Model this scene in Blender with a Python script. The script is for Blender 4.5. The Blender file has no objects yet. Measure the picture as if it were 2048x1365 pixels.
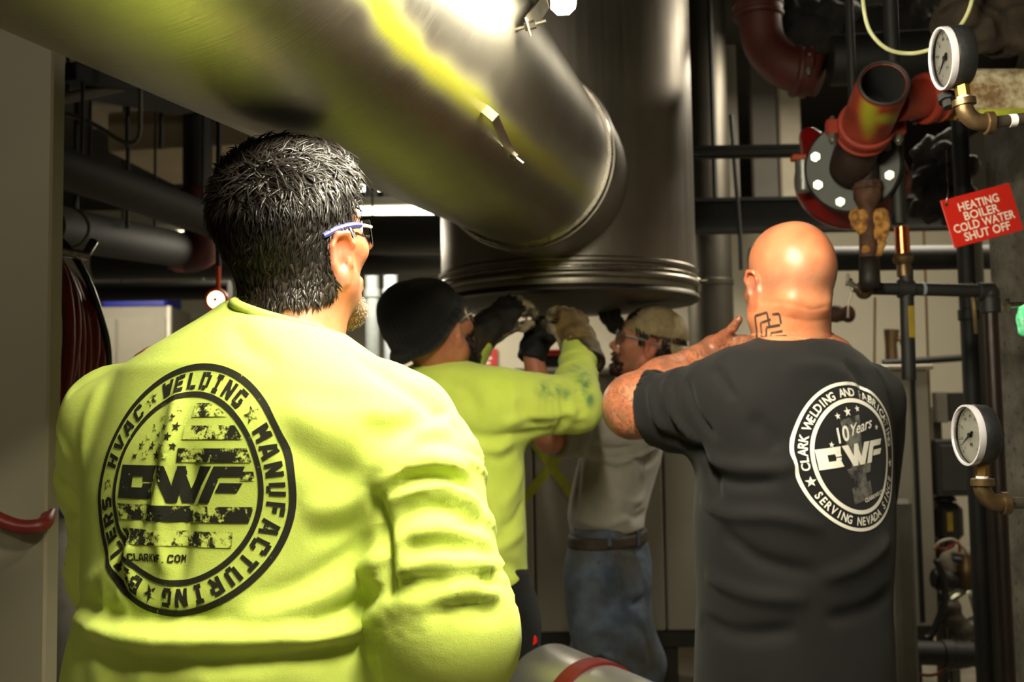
import bpy, math, random
import numpy as np
from mathutils import Vector, Matrix
from mathutils.bvhtree import BVHTree
random.seed(7); RNG = np.random.RandomState(7)
SC = bpy.context.scene; COL = SC.collection
R_ = math.radians

# ---------------------------------------------------------------- camera
F = 2000.0
CAM = np.array([0, 0, 1.45]); PITCH = R_(3.78); ROLL = R_(0.9)
cam_d = bpy.data.cameras.new('camera'); cam = bpy.data.objects.new('camera', cam_d); COL.objects.link(cam)
cam_d.sensor_width = 36; cam_d.lens = F / 2048 * 36; cam_d.clip_start = 0.02
cam.matrix_world = Matrix.Translation(Vector(CAM)) @ Matrix.Rotation(R_(90) + PITCH, 4, 'X') @ Matrix.Rotation(-ROLL, 4, 'Z')
cam_d.dof.use_dof = True; cam_d.dof.focus_distance = 1.25; cam_d.dof.aperture_fstop = 6.3
SC.camera = cam
_fw = np.array([0, math.cos(PITCH), math.sin(PITCH)]); _u = np.array([0, -math.sin(PITCH), math.cos(PITCH)]); _r = np.array([1., 0, 0])
_rt = math.cos(ROLL) * _r - math.sin(ROLL) * _u; _up = math.sin(ROLL) * _r + math.cos(ROLL) * _u
def ray(x, y):
    d = _fw * F + _rt * (x - 1024) + _up * (682.5 - y)
    return d / np.linalg.norm(d)
def P(x, y, Y):                       # the world point at depth Y seen at a measured spot of the photograph
    d = ray(x, y); return CAM + d * (Y / d[1])
def proj(q):
    v = np.asarray(q) - CAM; z = v @ _fw
    return np.stack([1024 + F * (v @ _rt) / z, 682.5 - F * (v @ _up) / z], -1)

# ---------------------------------------------------------------- world, lights, exposure
w = bpy.data.worlds.new('world'); SC.world = w; w.use_nodes = True
w.node_tree.nodes['Background'].inputs[0].default_value = (0.9, 0.85, 0.7, 1)
w.node_tree.nodes['Background'].inputs[1].default_value = 0.05
SC.view_settings.view_transform = 'Standard'; SC.view_settings.look = 'None'
SC.view_settings.gamma = 1; SC.view_settings.use_curve_mapping = False
SC.view_settings.exposure = 0.0
def area(name, loc, target, size, size_y, power, col):
    l = bpy.data.lights.new(name, 'AREA'); l.shape = 'RECTANGLE'; l.size = size; l.size_y = size_y
    l.energy = power; l.color = col
    o = bpy.data.objects.new(name, l); COL.objects.link(o); o.location = loc
    o.rotation_euler = (Vector(target) - Vector(loc)).to_track_quat('-Z', 'Y').to_euler()
    return o
WARM = (1.0, 0.90, 0.70)
KEYPOS = (0.085, 0.96, 2.065)
area('aisle_fill', (-0.9, -1.2, 2.70), (-0.3, 1.6, 1.2), 1.2, 0.3, 22, WARM)  # unseen fill light added behind the camera
area('back_lamp_glow', (-0.75, 5.2, 2.38), (-0.75, 5.2, 0), 1.2, 0.2, 85, WARM)
area('boiler_aisle_fill', (2.0, 4.35, 3.25), (1.7, 4.1, 0), 1.2, 0.25, 82, WARM)  # fill light added above the boilers, source unseen
area('far_room_fill', (-3.0, 7.4, 2.7), (-3.0, 7.4, 0), 1.2, 0.3, 42, WARM)  # added fill over the far left, no visible source

# ---------------------------------------------------------------- materials
MATS = {}
def srgb(h):
    if isinstance(h, str):
        h = h.lstrip('#'); c = [int(h[i:i + 2], 16) / 255 for i in (0, 2, 4)]
    else: c = list(h)
    return tuple((v / 12.92 if v <= .04045 else ((v + .055) / 1.055) ** 2.4) for v in c) + (1,)
class NT:
    def __init__(s, name):
        s.m = bpy.data.materials.new(name); s.m.use_nodes = True
        s.t = s.m.node_tree; s.b = s.t.nodes['Principled BSDF']
    def n(s, typ, **kw):
        nd = s.t.nodes.new(typ)
        for k, v in kw.items():
            if k.startswith('i_'):
                nm = k[2:]; nm = int(nm) if nm.isdigit() else nm.replace('_', ' ')
                if hasattr(v, 'is_output') or isinstance(v, bpy.types.NodeSocket): s.t.links.new(v, nd.inputs[nm])
                else: nd.inputs[nm].default_value = v
            else: setattr(nd, k, v)
        return nd
    def link(s, a, b): s.t.links.new(a, b)
    def ramp(s, fac, stops):
        r = s.n('ShaderNodeValToRGB'); r.color_ramp.elements.remove(r.color_ramp.elements[0])
        e0 = r.color_ramp.elements[0]; e0.position = stops[0][0]; e0.color = stops[0][1]
        for p, c in stops[1:]:
            e = r.color_ramp.elements.new(p); e.color = c
        s.link(fac, r.inputs[0]); return r.outputs[0]
    def noise(s, scale, detail=3, rough=.5, vec=None, dist=0.):
        nd = s.n('ShaderNodeTexNoise'); nd.inputs['Scale'].default_value = scale; nd.inputs['Detail'].default_value = detail
        nd.inputs['Roughness'].default_value = rough; nd.inputs['Distortion'].default_value = dist
        s.link(vec if vec is not None else s.obj(), nd.inputs['Vector']); return nd.outputs[0]
    def obj(s):
        if not hasattr(s, '_tc'): s._tc = s.n('ShaderNodeTexCoord')
        return s._tc.outputs['Object']
    def mapping(s, scale=(1, 1, 1), rot=(0, 0, 0), loc=(0, 0, 0), vec=None):
        mp = s.n('ShaderNodeMapping'); mp.inputs['Scale'].default_value = scale; mp.inputs['Rotation'].default_value = rot; mp.inputs['Location'].default_value = loc
        s.link(vec if vec is not None else s.obj(), mp.inputs[0]); return mp.outputs[0]
    def mix(s, fac, a, b, mode='MIX'):
        m = s.n('ShaderNodeMix', data_type='RGBA', blend_type=mode)
        for v, i in ((fac, 0), (a, 6), (b, 7)):
            if isinstance(v, (int, float, tuple, list)): m.inputs[i].default_value = v
            else: s.link(v, m.inputs[i])
        return m.outputs[2]
    def math(s, op, a, b=0., clamp=False):
        m = s.n('ShaderNodeMath', operation=op, use_clamp=clamp)
        for v, i in ((a, 0), (b, 1)):
            if isinstance(v, (int, float)): m.inputs[i].default_value = v
            else: s.link(v, m.inputs[i])
        return m.outputs[0]
    def attr(s, name):
        a = s.n('ShaderNodeAttribute'); a.attribute_name = name; return a.outputs['Color']
    def sep(s, c):
        m = s.n('ShaderNodeSeparateColor'); s.link(c, m.inputs[0]); return m.outputs
    def bump(s, h, strength=.3, dist=.01, normal=None):
        b = s.n('ShaderNodeBump'); b.inputs['Strength'].default_value = strength; b.inputs['Distance'].default_value = dist
        s.link(h, b.inputs['Height'])
        if normal is not None: s.link(normal, b.inputs['Normal'])
        s.link(b.outputs[0], s.b.inputs['Normal']); return b.outputs[0]
    def color(s, c):
        if isinstance(c, tuple): s.b.inputs['Base Color'].default_value = c
        else: s.link(c, s.b.inputs['Base Color'])
    def set(s, **kw):
        for k, v in kw.items():
            nm = k.replace('_', ' ')
            if isinstance(v, (int, float, tuple)): s.b.inputs[nm].default_value = v
            else: s.link(v, s.b.inputs[nm])
        return s
def simple(name, col, rough=.6, metal=0., var=.25, scale=12., bump=.15, bscale=60., spec=None, col2=None, thr=(.35, .65)):
    if name in MATS: return MATS[name]
    t = NT(name); c = srgb(col)
    nz = t.noise(scale, 5, .6)
    d = srgb(col2) if col2 else tuple(v * (1 - var) for v in c[:3]) + (1,)
    f = t.ramp(nz, [(thr[0], (0, 0, 0, 1)), (thr[1], (1, 1, 1, 1))])
    t.color(t.mix(f, d, c)); t.set(Roughness=rough, Metallic=metal)
    if spec is not None: t.set(Specular_IOR_Level=spec)
    if bump: t.bump(t.noise(bscale, 4, .6), bump, .004)
    MATS[name] = t.m; return t.m
def emis(name, col, strength):
    if name in MATS: return MATS[name]
    t = NT(name); t.color(srgb(col)); t.b.inputs['Emission Color'].default_value = srgb(col); t.b.inputs['Emission Strength'].default_value = strength
    MATS[name] = t.m; return t.m

# ---------------------------------------------------------------- object helpers
def origin(o):
    v = Vector((0, 0, 0))
    while o: v += o.location; o = o.parent
    return v
def tag(o, label=None, cat=None, group=None, kind=None):
    if label: o['label'] = label
    if cat: o['category'] = cat
    if group: o['group'] = group
    if kind: o['kind'] = kind
    return o
def thing(name, label, cat, loc=(0, 0, 0), group=None):
    o = bpy.data.objects.new(name, None); COL.objects.link(o); o.location = Vector([float(v) for v in loc]); o.empty_display_size = .1
    return tag(o, label, cat, group)
def mesh_obj(name, V, Fc, mat, parent=None, smooth=40, label=None, mats=None, midx=None, attrs=None, base=None):
    V = np.asarray(V, dtype=np.float64)
    me = bpy.data.meshes.new(name)
    o = bpy.data.objects.new(name, me); COL.objects.link(o)
    if parent is not None:
        o.parent = parent; og = np.array(origin(parent)); V = V - og
    elif base is not None:
        o.location = Vector([float(v) for v in base]); V = V - np.array(base, dtype=float)
    if isinstance(Fc, np.ndarray) and Fc.ndim == 2:
        n = Fc.shape[1]; me.vertices.add(len(V)); me.vertices.foreach_set('co', V.astype(np.float32).ravel())
        me.loops.add(Fc.size); me.loops.foreach_set('vertex_index', Fc.astype(np.int32).ravel())
        me.polygons.add(len(Fc)); me.polygons.foreach_set('loop_start', np.arange(0, Fc.size, n, dtype=np.int32))
        me.update(calc_edges=True)
    else:
        me.from_pydata([tuple(v) for v in V], [], [tuple(int(i) for i in f) for f in Fc]); me.update()
    if mats:
        for m in mats: me.materials.append(m)
        if midx is not None: me.polygons.foreach_set('material_index', np.asarray(midx, dtype=np.int32))
    elif mat is not None: me.materials.append(mat)
    if smooth:
        me.polygons.foreach_set('use_smooth', np.ones(len(me.polygons), dtype=bool))
        if smooth < 180: me.set_sharp_from_angle(angle=R_(smooth))
    if attrs:
        for nm, arr in attrs.items():
            a = me.color_attributes.new(nm, 'FLOAT_COLOR', 'POINT')
            arr = np.asarray(arr, dtype=np.float32)
            if arr.ndim == 1: arr = np.stack([arr] * 3, 1)
            arr = np.concatenate([arr, np.ones((len(arr), 1), np.float32)], 1)
            a.data.foreach_set('color', arr.ravel())
    if label: o['label'] = label
    return o
def frame(d, upv=(0, 0, 1)):
    z = np.array(d, float); z /= np.linalg.norm(z); u = np.array(upv, float)
    if abs(z @ u) > .98: u = np.array([1., 0, 0])
    x = np.cross(u, z); x /= np.linalg.norm(x); return np.stack([x, np.cross(z, x), z], 1)
class MB:
    def __init__(s): s.V = []; s.F = []
    def add(s, V, Fc):
        o = len(s.V); s.V.extend([tuple(float(a) for a in v) for v in V]); s.F.extend([tuple(int(i) + o for i in f) for f in Fc]); return s
    def box(s, c, size, rot=None, bev=0.):
        c = np.array(c, float); h = np.array(size, float) / 2; b = min(bev, h.min() * .9)
        if b <= 0:
            V = np.array([[x, y, z] for x in (-1, 1) for y in (-1, 1) for z in (-1, 1)]) * h
            Fc = [(0, 1, 3, 2), (4, 6, 7, 5), (0, 4, 5, 1), (2, 3, 7, 6), (0, 2, 6, 4), (1, 5, 7, 3)]
        else:                                              # chamfered box
            V = []; idx = {}
            for sx in (-1, 1):
                for sy in (-1, 1):
                    for sz in (-1, 1):
                        for k in range(3):
                            p = h - b; q = p.copy(); q[k] = h[k]
                            idx[(sx, sy, sz, k)] = len(V); V.append(q * np.array([sx, sy, sz]))
            Fc = []
            for k in range(3):
                a, c2 = [(1, 2), (2, 0), (0, 1)][k]
                for sg in (-1, 1):
                    def key(u, v):
                        t = [0, 0, 0]; t[k] = sg; t[a] = u; t[c2] = v; return idx[(t[0], t[1], t[2], k)]
                    f = [key(-1, -1), key(1, -1), key(1, 1), key(-1, 1)]; Fc.append(f if sg > 0 else f[::-1])
            for a in range(3):                              # edge chamfers run along axis a
                b1, b2 = [(1, 2), (2, 0), (0, 1)][a]
                for u in (-1, 1):
                    for v in (-1, 1):
                        def key(sa, kk):
                            t = [0, 0, 0]; t[a] = sa; t[b1] = u; t[b2] = v; return idx[(t[0], t[1], t[2], kk)]
                        f = [key(-1, b1), key(1, b1), key(1, b2), key(-1, b2)]
                        Fc.append(f if u * v < 0 else f[::-1])
            for sx in (-1, 1):
                for sy in (-1, 1):
                    for sz in (-1, 1):
                        f = [idx[(sx, sy, sz, k)] for k in range(3)]; Fc.append(f if sx * sy * sz > 0 else f[::-1])
            V = np.array(V)
        if rot is not None: V = V @ np.array(rot).T
        return s.add(V + c, Fc)
    def tube(s, pts, r, n=12, cap=True):
        pts = [np.array(p, float) for p in pts]; m = len(pts); rr = [r] * m if np.isscalar(r) else list(r)
        V = []; prev = None
        for i, p in enumerate(pts):
            d = pts[min(i + 1, m - 1)] - pts[max(i - 1, 0)]; d /= np.linalg.norm(d) + 1e-12
            if prev is None: fr = frame(d)
            else:
                x = prev - d * (prev @ d); x /= np.linalg.norm(x); fr = np.stack([x, np.cross(d, x), d], 1)
            prev = fr[:, 0]
            for k in range(n):
                a = 2 * math.pi * k / n; V.append(p + rr[i] * (fr[:, 0] * math.cos(a) + fr[:, 1] * math.sin(a)))
        Fc = []
        for i in range(m - 1):
            for k in range(n):
                k2 = (k + 1) % n; Fc.append((i * n + k, i * n + k2, (i + 1) * n + k2, (i + 1) * n + k))
        if cap: Fc.append(tuple(range(n))[::-1]); Fc.append(tuple((m - 1) * n + k for k in range(n)))
        return s.add(V, Fc)
    def lathe(s, a, d, prof, n=32, cap=(True, True), upv=(0, 0, 1)):   # prof: (t along d in metres, radius)
        a = np.array(a, float); fr = frame(d, upv); V = []; Fc = []
        for t, r in prof:
            for k in range(n):
                g = 2 * math.pi * k / n; V.append(a + fr[:, 2] * t + r * (fr[:, 0] * math.cos(g) + fr[:, 1] * math.sin(g)))
        for i in range(len(prof) - 1):
            for k in range(n):
                k2 = (k + 1) % n; Fc.append((i * n + k, i * n + k2, (i + 1) * n + k2, (i + 1) * n + k))
        if cap[0]: Fc.append(tuple(range(n))[::-1])
        if cap[1]: Fc.append(tuple((len(prof) - 1) * n + k for k in range(n)))
        return s.add(V, Fc)
    def cyl(s, a, b, r, n=24, bev=0.):
        a = np.array(a, float); b = np.array(b, float); L = np.linalg.norm(b - a)
        pr = [(0, r), (L, r)] if not bev else [(0, r - bev), (bev, r), (L - bev, r), (L, r - bev)]
        return s.lathe(a, b - a, pr, n)
    def hexa(s, a, b, r): return s.cyl(a, b, r, 6)
    def ball(s, c, r, n=16, R=None):
        c = np.array(c, float); r = np.array([r] * 3 if np.isscalar(r) else r, float); V = []; m = n // 2
        for i in range(m + 1):
            th = math.pi * i / m
            for k in range(n):
                ph = 2 * math.pi * k / n; V.append(np.array([math.sin(th) * math.cos(ph), math.sin(th) * math.sin(ph), math.cos(th)]) * r)
        V = np.array(V)
        if R is not None: V = V @ np.array(R).T
        Fc = []
        for i in range(m):
            for k in range(n):
                k2 = (k + 1) % n; Fc.append((i * n + k, (i + 1) * n + k, (i + 1) * n + k2, i * n + k2))
        return s.add(V + c, Fc)
    def build(s, name, mat, parent=None, label=None, smooth=35, base=None):
        me_o = mesh_obj(name, s.V, s.F, mat, parent, smooth, label, base=base); return me_o
def bez(pts, n=24):                      # Catmull-Rom through the points
    p = [np.array(q, float) for q in pts]; p = [2 * p[0] - p[1]] + p + [2 * p[-1] - p[-2]]; out = []
    seg = len(p) - 3
    for i in range(seg):
        for k in range(max(2, n // seg)):
            t = k / max(2, n // seg); a, b, c, d = p[i:i + 4]
            out.append(.5 * ((2 * b) + (-a + c) * t + (2 * a - 5 * b + 4 * c - d) * t * t + (-a + 3 * b - 3 * c + d) * t ** 3))
    out.append(p[-2]); return out

# ---------------------------------------------------------------- implicit surfaces
class Field:
    def __init__(s): s.p = []
    def _a(s, fn, lo, hi, k, op): s.p.append((fn, np.array(lo, float), np.array(hi, float), k, op)); return s
    def cone(s, a, b, r1, r2=None, k=.02, op='u', flat=None):
        a = np.array(a, float); b = np.array(b, float); r2 = r1 if r2 is None else r2; ab = b - a; L2 = ab @ ab + 1e-12
        if flat is not None: fd = np.array(flat[0], float); fd /= np.linalg.norm(fd); fk = flat[1]
        def fn(X, Y, Z):
            px, py, pz = X - a[0], Y - a[1], Z - a[2]
            t = np.clip((px * ab[0] + py * ab[1] + pz * ab[2]) / L2, 0, 1)
            dx, dy, dz = px - t * ab[0], py - t * ab[1], pz - t * ab[2]; rr = r1 + (r2 - r1) * t
            if flat is None: return np.sqrt(dx * dx + dy * dy + dz * dz) - rr
            c = dx * fd[0] + dy * fd[1] + dz * fd[2]; q = dx * dx + dy * dy + dz * dz - c * c
            return (np.sqrt(q + (c / fk) ** 2) - rr) * min(1, fk)
        m = max(r1, r2) * (1 if flat is None else max(1, flat[1]))
        return s._a(fn, np.minimum(a, b) - m, np.maximum(a, b) + m, k, op)
    def chain(s, pts, rr, k=.02, op='u', flat=None):
        for i in range(len(pts) - 1): s.cone(pts[i], pts[i + 1], rr[i], rr[i + 1], k, op, flat)
        return s
    def ell(s, c, r, R=None, k=.02, op='u'):
        c = np.array(c, float); r = np.array([r] * 3 if np.isscalar(r) else r, float); R = np.eye(3) if R is None else np.array(R)
        def fn(X, Y, Z):
            px, py, pz = X - c[0], Y - c[1], Z - c[2]
            q = [px * R[0, i] + py * R[1, i] + pz * R[2, i] for i in range(3)]
            k0 = np.sqrt(sum((q[i] / r[i]) ** 2 for i in range(3))); k1 = np.sqrt(sum((q[i] / r[i] ** 2) ** 2 for i in range(3))) + 1e-9
            return k0 * (k0 - 1) / k1
        m = r.max(); return s._a(fn, c - m, c + m, k, op)
    def loft(s, rows, yaw, k=.03, grow=0., ex=2.3, end=.03, lean=None):
        # rows: (centre xyz, apparent half width, depth radius); yaw turns the ellipse about z
        rows = sorted(rows, key=lambda r: r[0][2]); cy, sy = math.cos(yaw), math.sin(yaw)
        z = np.array([r[0][2] for r in rows]); cx = np.array([r[0][0] for r in rows]); cyy = np.array([r[0][1] for r in rows])
        b = np.array([r[2] for r in rows]) + grow; wv = np.array([r[1] for r in rows]) + grow
        a = np.sqrt(np.maximum(wv ** 2 - (b * sy) ** 2, (.25 * wv) ** 2)) / cy
        def fn(X, Y, Z):
            zz = np.clip(Z, z[0], z[-1]); CX = np.interp(zz.ravel(), z, cx).reshape(zz.shape); CY = np.interp(zz.ravel(), z, cyy).reshape(zz.shape)
            A = np.interp(zz.ravel(), z, a).reshape(zz.shape); B = np.interp(zz.ravel(), z, b).reshape(zz.shape)
            dx = X - CX; dy = Y - CY; u = dx * cy + dy * sy; v = -dx * sy + dy * cy
            e = (np.abs(u / A) ** ex + np.abs(v / B) ** ex) ** (1 / ex)
            d = (e - 1) * np.minimum(A, B); dz = np.abs(Z - zz)
            if end <= 0: return np.where(dz > 0, np.maximum(d, dz), d)
            return np.where(dz > 0, np.sqrt(np.maximum(d + end, 0) ** 2 + dz ** 2) - end, d)
        m = max(a.max(), b.max()) + .01
        return s._a(fn, (cx.min() - m, cyy.min() - m, z[0] - max(end, 0) - .01), (cx.max() + m, cyy.max() + m, z[-1] + max(end, 0) + .01), k, 'u')
    def plane_cut(s, p, n, k=.004):                        # keep the side n points away from
        p = np.array(p, float); n = np.array(n, float); n /= np.linalg.norm(n)
        fn = lambda X, Y, Z: -((X - p[0]) * n[0] + (Y - p[1]) * n[1] + (Z - p[2]) * n[2])
        return s._a(fn, (-9, -9, -9), (9, 9, 9), k, 's')
    def cut(s, p, n, rad, k=.004):                         # open end: removes the ball of radius rad on n's side of p
        p = np.array(p, float); n = np.array(n, float); n /= np.linalg.norm(n)
        def fn(X, Y, Z):
            a, b, c = X - p[0], Y - p[1], Z - p[2]
            return np.maximum(-(a * n[0] + b * n[1] + c * n[2]), np.sqrt(a * a + b * b + c * c) - rad)
        return s._a(fn, p - rad, p + rad, k, 's')
    def bounds(s):
        u = [p for p in s.p if p[4] == 'u']; return np.min([p[1] for p in u], 0), np.max([p[2] for p in u], 0)
    def mesh(s, res, lo=None, hi=None):
        bl, bh = s.bounds(); lo = bl - 2 * res if lo is None else np.maximum(np.array(lo, float), bl - 2 * res); hi = bh + 2 * res if hi is None else np.minimum(np.array(hi, float), bh + 2 * res)
        g = [np.arange(lo[i], hi[i] + res, res) for i in range(3)]
        D = np.full([len(x) for x in g], 1.0, dtype=np.float32)
        for fn, pl, ph, k, op in s.p:
            pad = k + .035; sl = []
            for i in range(3):
                i0 = int(np.searchsorted(g[i], pl[i] - pad)); i1 = int(np.searchsorted(g[i], ph[i] + pad)); sl.append(slice(i0, i1))
            if any(q.stop <= q.start for q in sl): continue
            X, Y, Z = np.meshgrid(g[0][sl[0]], g[1][sl[1]], g[2][sl[2]], indexing='ij', sparse=True)
            X, Y, Z = np.broadcast_arrays(X, Y, Z)
            d = fn(X, Y, Z); c = D[tuple(sl)]
            if op == 'u': h = np.maximum(k - np.abs(c - d), 0) / k; D[tuple(sl)] = np.minimum(c, d) - h * h * k / 4
            else: d = -d; h = np.maximum(k - np.abs(c - d), 0) / k; D[tuple(sl)] = np.maximum(c, d) + h * h * k / 4
        return nets(D, np.array([x[0] for x in g]), res)
def nets(D, lo, res):
    S = D < 0; n = D.shape
    c = S[:-1, :-1, :-1].astype(np.int8)
    cnt = np.zeros([k - 1 for k in n], np.int8)
    for i in (0, 1):
        for j in (0, 1):
            for k in (0, 1): cnt += S[i:n[0] - 1 + i, j:n[1] - 1 + j, k:n[2] - 1 + k]
    act = (cnt > 0) & (cnt < 8); I = np.argwhere(act); idx = -np.ones(act.shape, np.int64); idx[act] = np.arange(len(I))
    acc = np.zeros((len(I), 3)); m = np.zeros(len(I))
    cor = [(i, j, k) for i in (0, 1) for j in (0, 1) for k in (0, 1)]
    val = {cc: D[I[:, 0] + cc[0], I[:, 1] + cc[1], I[:, 2] + cc[2]] for cc in cor}
    for a in cor:
        for ax in range(3):
            if a[ax]: continue
            b = list(a); b[ax] = 1; b = tuple(b); va, vb = val[a], val[b]; x = (va < 0) != (vb < 0)
            t = np.where(x, va / np.where(x, va - vb, 1), 0)
            for q in range(3): acc[:, q] += np.where(x, a[q] + (t if q == ax else 0), 0)
            m += x
    V = (I + acc / m[:, None]) * res + lo; Fs = []
    for ax in range(3):
        o1, o2 = [(1, 2), (2, 0), (0, 1)][ax]
        sa = [slice(0, None)] * 3; sb = [slice(0, None)] * 3; sa[ax] = slice(0, -1); sb[ax] = slice(1, None)
        e = S[tuple(sa)] != S[tuple(sb)]; E = np.argwhere(e)
        E = E[(E[:, o1] > 0) & (E[:, o2] > 0) & (E[:, o1] < n[o1] - 1) & (E[:, o2] < n[o2] - 1)]
        q = []
        for d1, d2 in ((1, 1), (0, 1), (0, 0), (1, 0)):
            G = E.copy(); G[:, o1] -= d1; G[:, o2] -= d2; q.append(idx[G[:, 0], G[:, 1], G[:, 2]])
        q = np.stack(q, 1); ins = S[E[:, 0], E[:, 1], E[:, 2]]; q[~ins] = q[~ins][:, ::-1]; Fs.append(q)
    Fc = np.concatenate(Fs); return V, Fc
def normals(V, Fc):
    a, b, c, d = (V[Fc[:, i]] for i in range(4)); n = np.cross(c - a, d - b); N = np.zeros_like(V)
    for i in range(4):
        for q in range(3): N[:, q] += np.bincount(Fc[:, i], n[:, q], len(V))
    return N / (np.linalg.norm(N, axis=1, keepdims=True) + 1e-12)
def bvh(V, Fc): return BVHTree.FromPolygons([tuple(v) for v in V], [tuple(int(i) for i in f) for f in Fc])
def smooth_v(V, Fc, it=1, lam=.5):
    e = np.concatenate([Fc[:, [0, 1]], Fc[:, [1, 2]], Fc[:, [2, 3]], Fc[:, [3, 0]]]); e = np.concatenate([e, e[:, ::-1]])
    cn = np.bincount(e[:, 0], minlength=len(V))[:, None] + 1e-9
    for _ in range(it):
        A = np.stack([np.bincount(e[:, 0], V[e[:, 1], q], len(V)) for q in range(3)], 1) / cn; V = V + lam * (A - V)
    return V
def pdist(V, pl):                         # distance of vertices to a polyline and the running parameter
    best = np.full(len(V), 9.); bt = np.zeros(len(V)); m = len(pl) - 1
    lo = pl.min(0) - .08; hi = pl.max(0) + .08; ok = np.where(np.all((V > lo) & (V < hi), 1))[0]; W = V[ok]; bb = best[ok]; tt = bt[ok]
    for i in range(m):
        a, b = pl[i], pl[i + 1]; ab = b - a; t = np.clip((W - a) @ ab / (ab @ ab + 1e-12), 0, 1)
        d = np.linalg.norm(W - a - t[:, None] * ab, axis=1); u = d < bb; bb[u] = d[u]; tt[u] = (i + t[u]) / m
    best[ok] = bb; bt[ok] = tt; return best, bt
def folds(V, Fc, lst, ga=1., gw=1.):
    # each fold: points measured in the photograph, height in mm, width in mm; found again on the cloth itself
    T = bvh(V, Fc); N = normals(V, Fc); dsp = np.zeros(len(V)); side = np.zeros((len(V), 3))
    for px, amp, wd in lst:
        pts = []
        for q in bez([(x, y, 0) for x, y in px], 12):
            hit = T.ray_cast(Vector(CAM), Vector(ray(q[0], q[1])))
            if hit[0] is not None: pts.append(np.array(hit[0]))
        if len(pts) < 2: continue
        pl = np.array(pts); d, t = pdist(V, pl); wd = wd * gw / 1000.; amp = amp * ga; taper = np.clip(4 * t * (1 - t) * 1.6, 0, 1) ** .7
        dsp += amp / 1000. * np.exp(-(d / wd) ** 2) * taper
    return V + N * dsp[:, None]
def wrinkle(V, Fc, amp, sc, seed=0):      # broad low cloth undulation
    from mathutils import noise
    N = normals(V, Fc); d = np.array([noise.noise(Vector((v[0] * sc[0] + seed, v[1] * sc[1], v[2] * sc[2]))) for v in V])
    return V + N * (d * amp)[:, None]
def creases(V, Fc, chain, rad, amp, fa, fr, seed=0):      # fine cloth creases running round a limb
    from mathutils import noise
    pl = np.array(chain, float); N = normals(V, Fc); d, t = pdist2(V, pl); sel = np.where(d < rad)[0]; L = np.sum(np.linalg.norm(np.diff(pl, axis=0), axis=1)); out = np.zeros(len(V))
    for i in sel:
        v = V[i]; q = Vector((v[0] * fr + seed, v[1] * fr, v[2] * fr * .5 + t[i] * L * fa)); n = noise.noise(q) + .5 * noise.noise(q * 2.1)
        out[i] = (1 - min(1, abs(n) * 2.6)) * min(1, (rad - d[i]) / .02)
    return V + N * (out * amp)[:, None]
def pdist2(V, pl):
    best = np.full(len(V), 9.); bt = np.zeros(len(V)); m = len(pl) - 1
    for i in range(m):
        a, b = pl[i], pl[i + 1]; ab = b - a; t = np.clip((V - a) @ ab / (ab @ ab), 0, 1); d = np.linalg.norm(V - a - t[:, None] * ab, axis=1); u = d < best; best[u] = d[u]; bt[u] = (i + t[u]) / m
    return best, bt
def RZ(a): c, s = math.cos(a), math.sin(a); return np.array([[c, -s, 0], [s, c, 0], [0, 0, 1.]])
def RX(a): c, s = math.cos(a), math.sin(a); return np.array([[1, 0, 0], [0, c, -s], [0, s, c]])
def RY(a): c, s = math.cos(a), math.sin(a); return np.array([[c, 0, s], [0, 1, 0], [-s, 0, c]])
def font_mesh(txt, size, bold=.0, shear=0., res=3):
    c = bpy.data.curves.new('t', 'FONT'); c.body = txt; c.size = size; c.offset = bold * size; c.resolution_u = res; c.shear = shear; c.fill_mode = 'FRONT'
    o = bpy.data.objects.new('t', c); COL.objects.link(o); bpy.context.view_layer.update()
    me = bpy.data.meshes.new_from_object(o.evaluated_get(bpy.context.evaluated_depsgraph_get()))
    V = [(v.co.x, v.co.y) for v in me.vertices]; Fc = [tuple(p.vertices) for p in me.polygons]
    bpy.data.objects.remove(o); bpy.data.curves.remove(c); bpy.data.meshes.remove(me); return V, Fc

# ================================================================ the room
X0, X1, Y0, Y1r, ZC = -5.4, 3.6, -2.4, 10.0, 3.5
def slab(name, lo, hi, mat):
    lo = np.array(lo, float); hi = np.array(hi, float); b = MB(); b.box((lo + hi) / 2, hi - lo); o = b.build(name, mat, None, smooth=0); o['kind'] = 'structure'; return o
t = NT('floor_concrete'); n1_ = t.ramp(t.noise(1.3, 6, .6), [(.3, (0, 0, 0, 1)), (.7, (1, 1, 1, 1))]); c = t.mix(n1_, srgb((.52, .49, .44)), srgb((.62, .60, .54)))
c = t.mix(t.math('MULTIPLY', t.ramp(t.noise(6, 5, .7), [(.5, (0, 0, 0, 1)), (.75, (1, 1, 1, 1))]), .4), c, srgb((.38, .35, .31))); t.color(c); t.set(Roughness=.55); t.bump(t.noise(60, 4), .2, .003)
floor_m = t.m
wall_m = simple('painted_wall', (.64, .615, .55), .8, 0, .08, 2.5, .1, 40)
dark_m = simple('dark_ceiling_deck', (.13, .12, .11), .9, 0, .4, 3, .3, 20)
slab('floor', (X0, Y0, -.12), (X1, Y1r, 0), floor_m)
slab('ceiling', (X0, Y0, ZC), (X1, Y1r, ZC + .12), dark_m)
slab('wall_back', (X0, Y1r, 0), (X1, Y1r + .12, ZC), wall_m); slab('wall_left', (X0 - .12, Y0, 0), (X0, Y1r, ZC), wall_m)
slab('wall_right', (X1, Y0, 0), (X1 + .12, Y1r, ZC), wall_m); slab('wall_front', (X0, Y0 - .12, 0), (X1, Y0, ZC), simple('grey_wall', (.30, .29, .27), .8, 0, .1, 2.5, .1, 40))
# a lower partition wall behind the boilers
slab('wall_partition', (-.45, 6.3, 0), (X1, 6.42, 2.62), wall_m)
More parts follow.
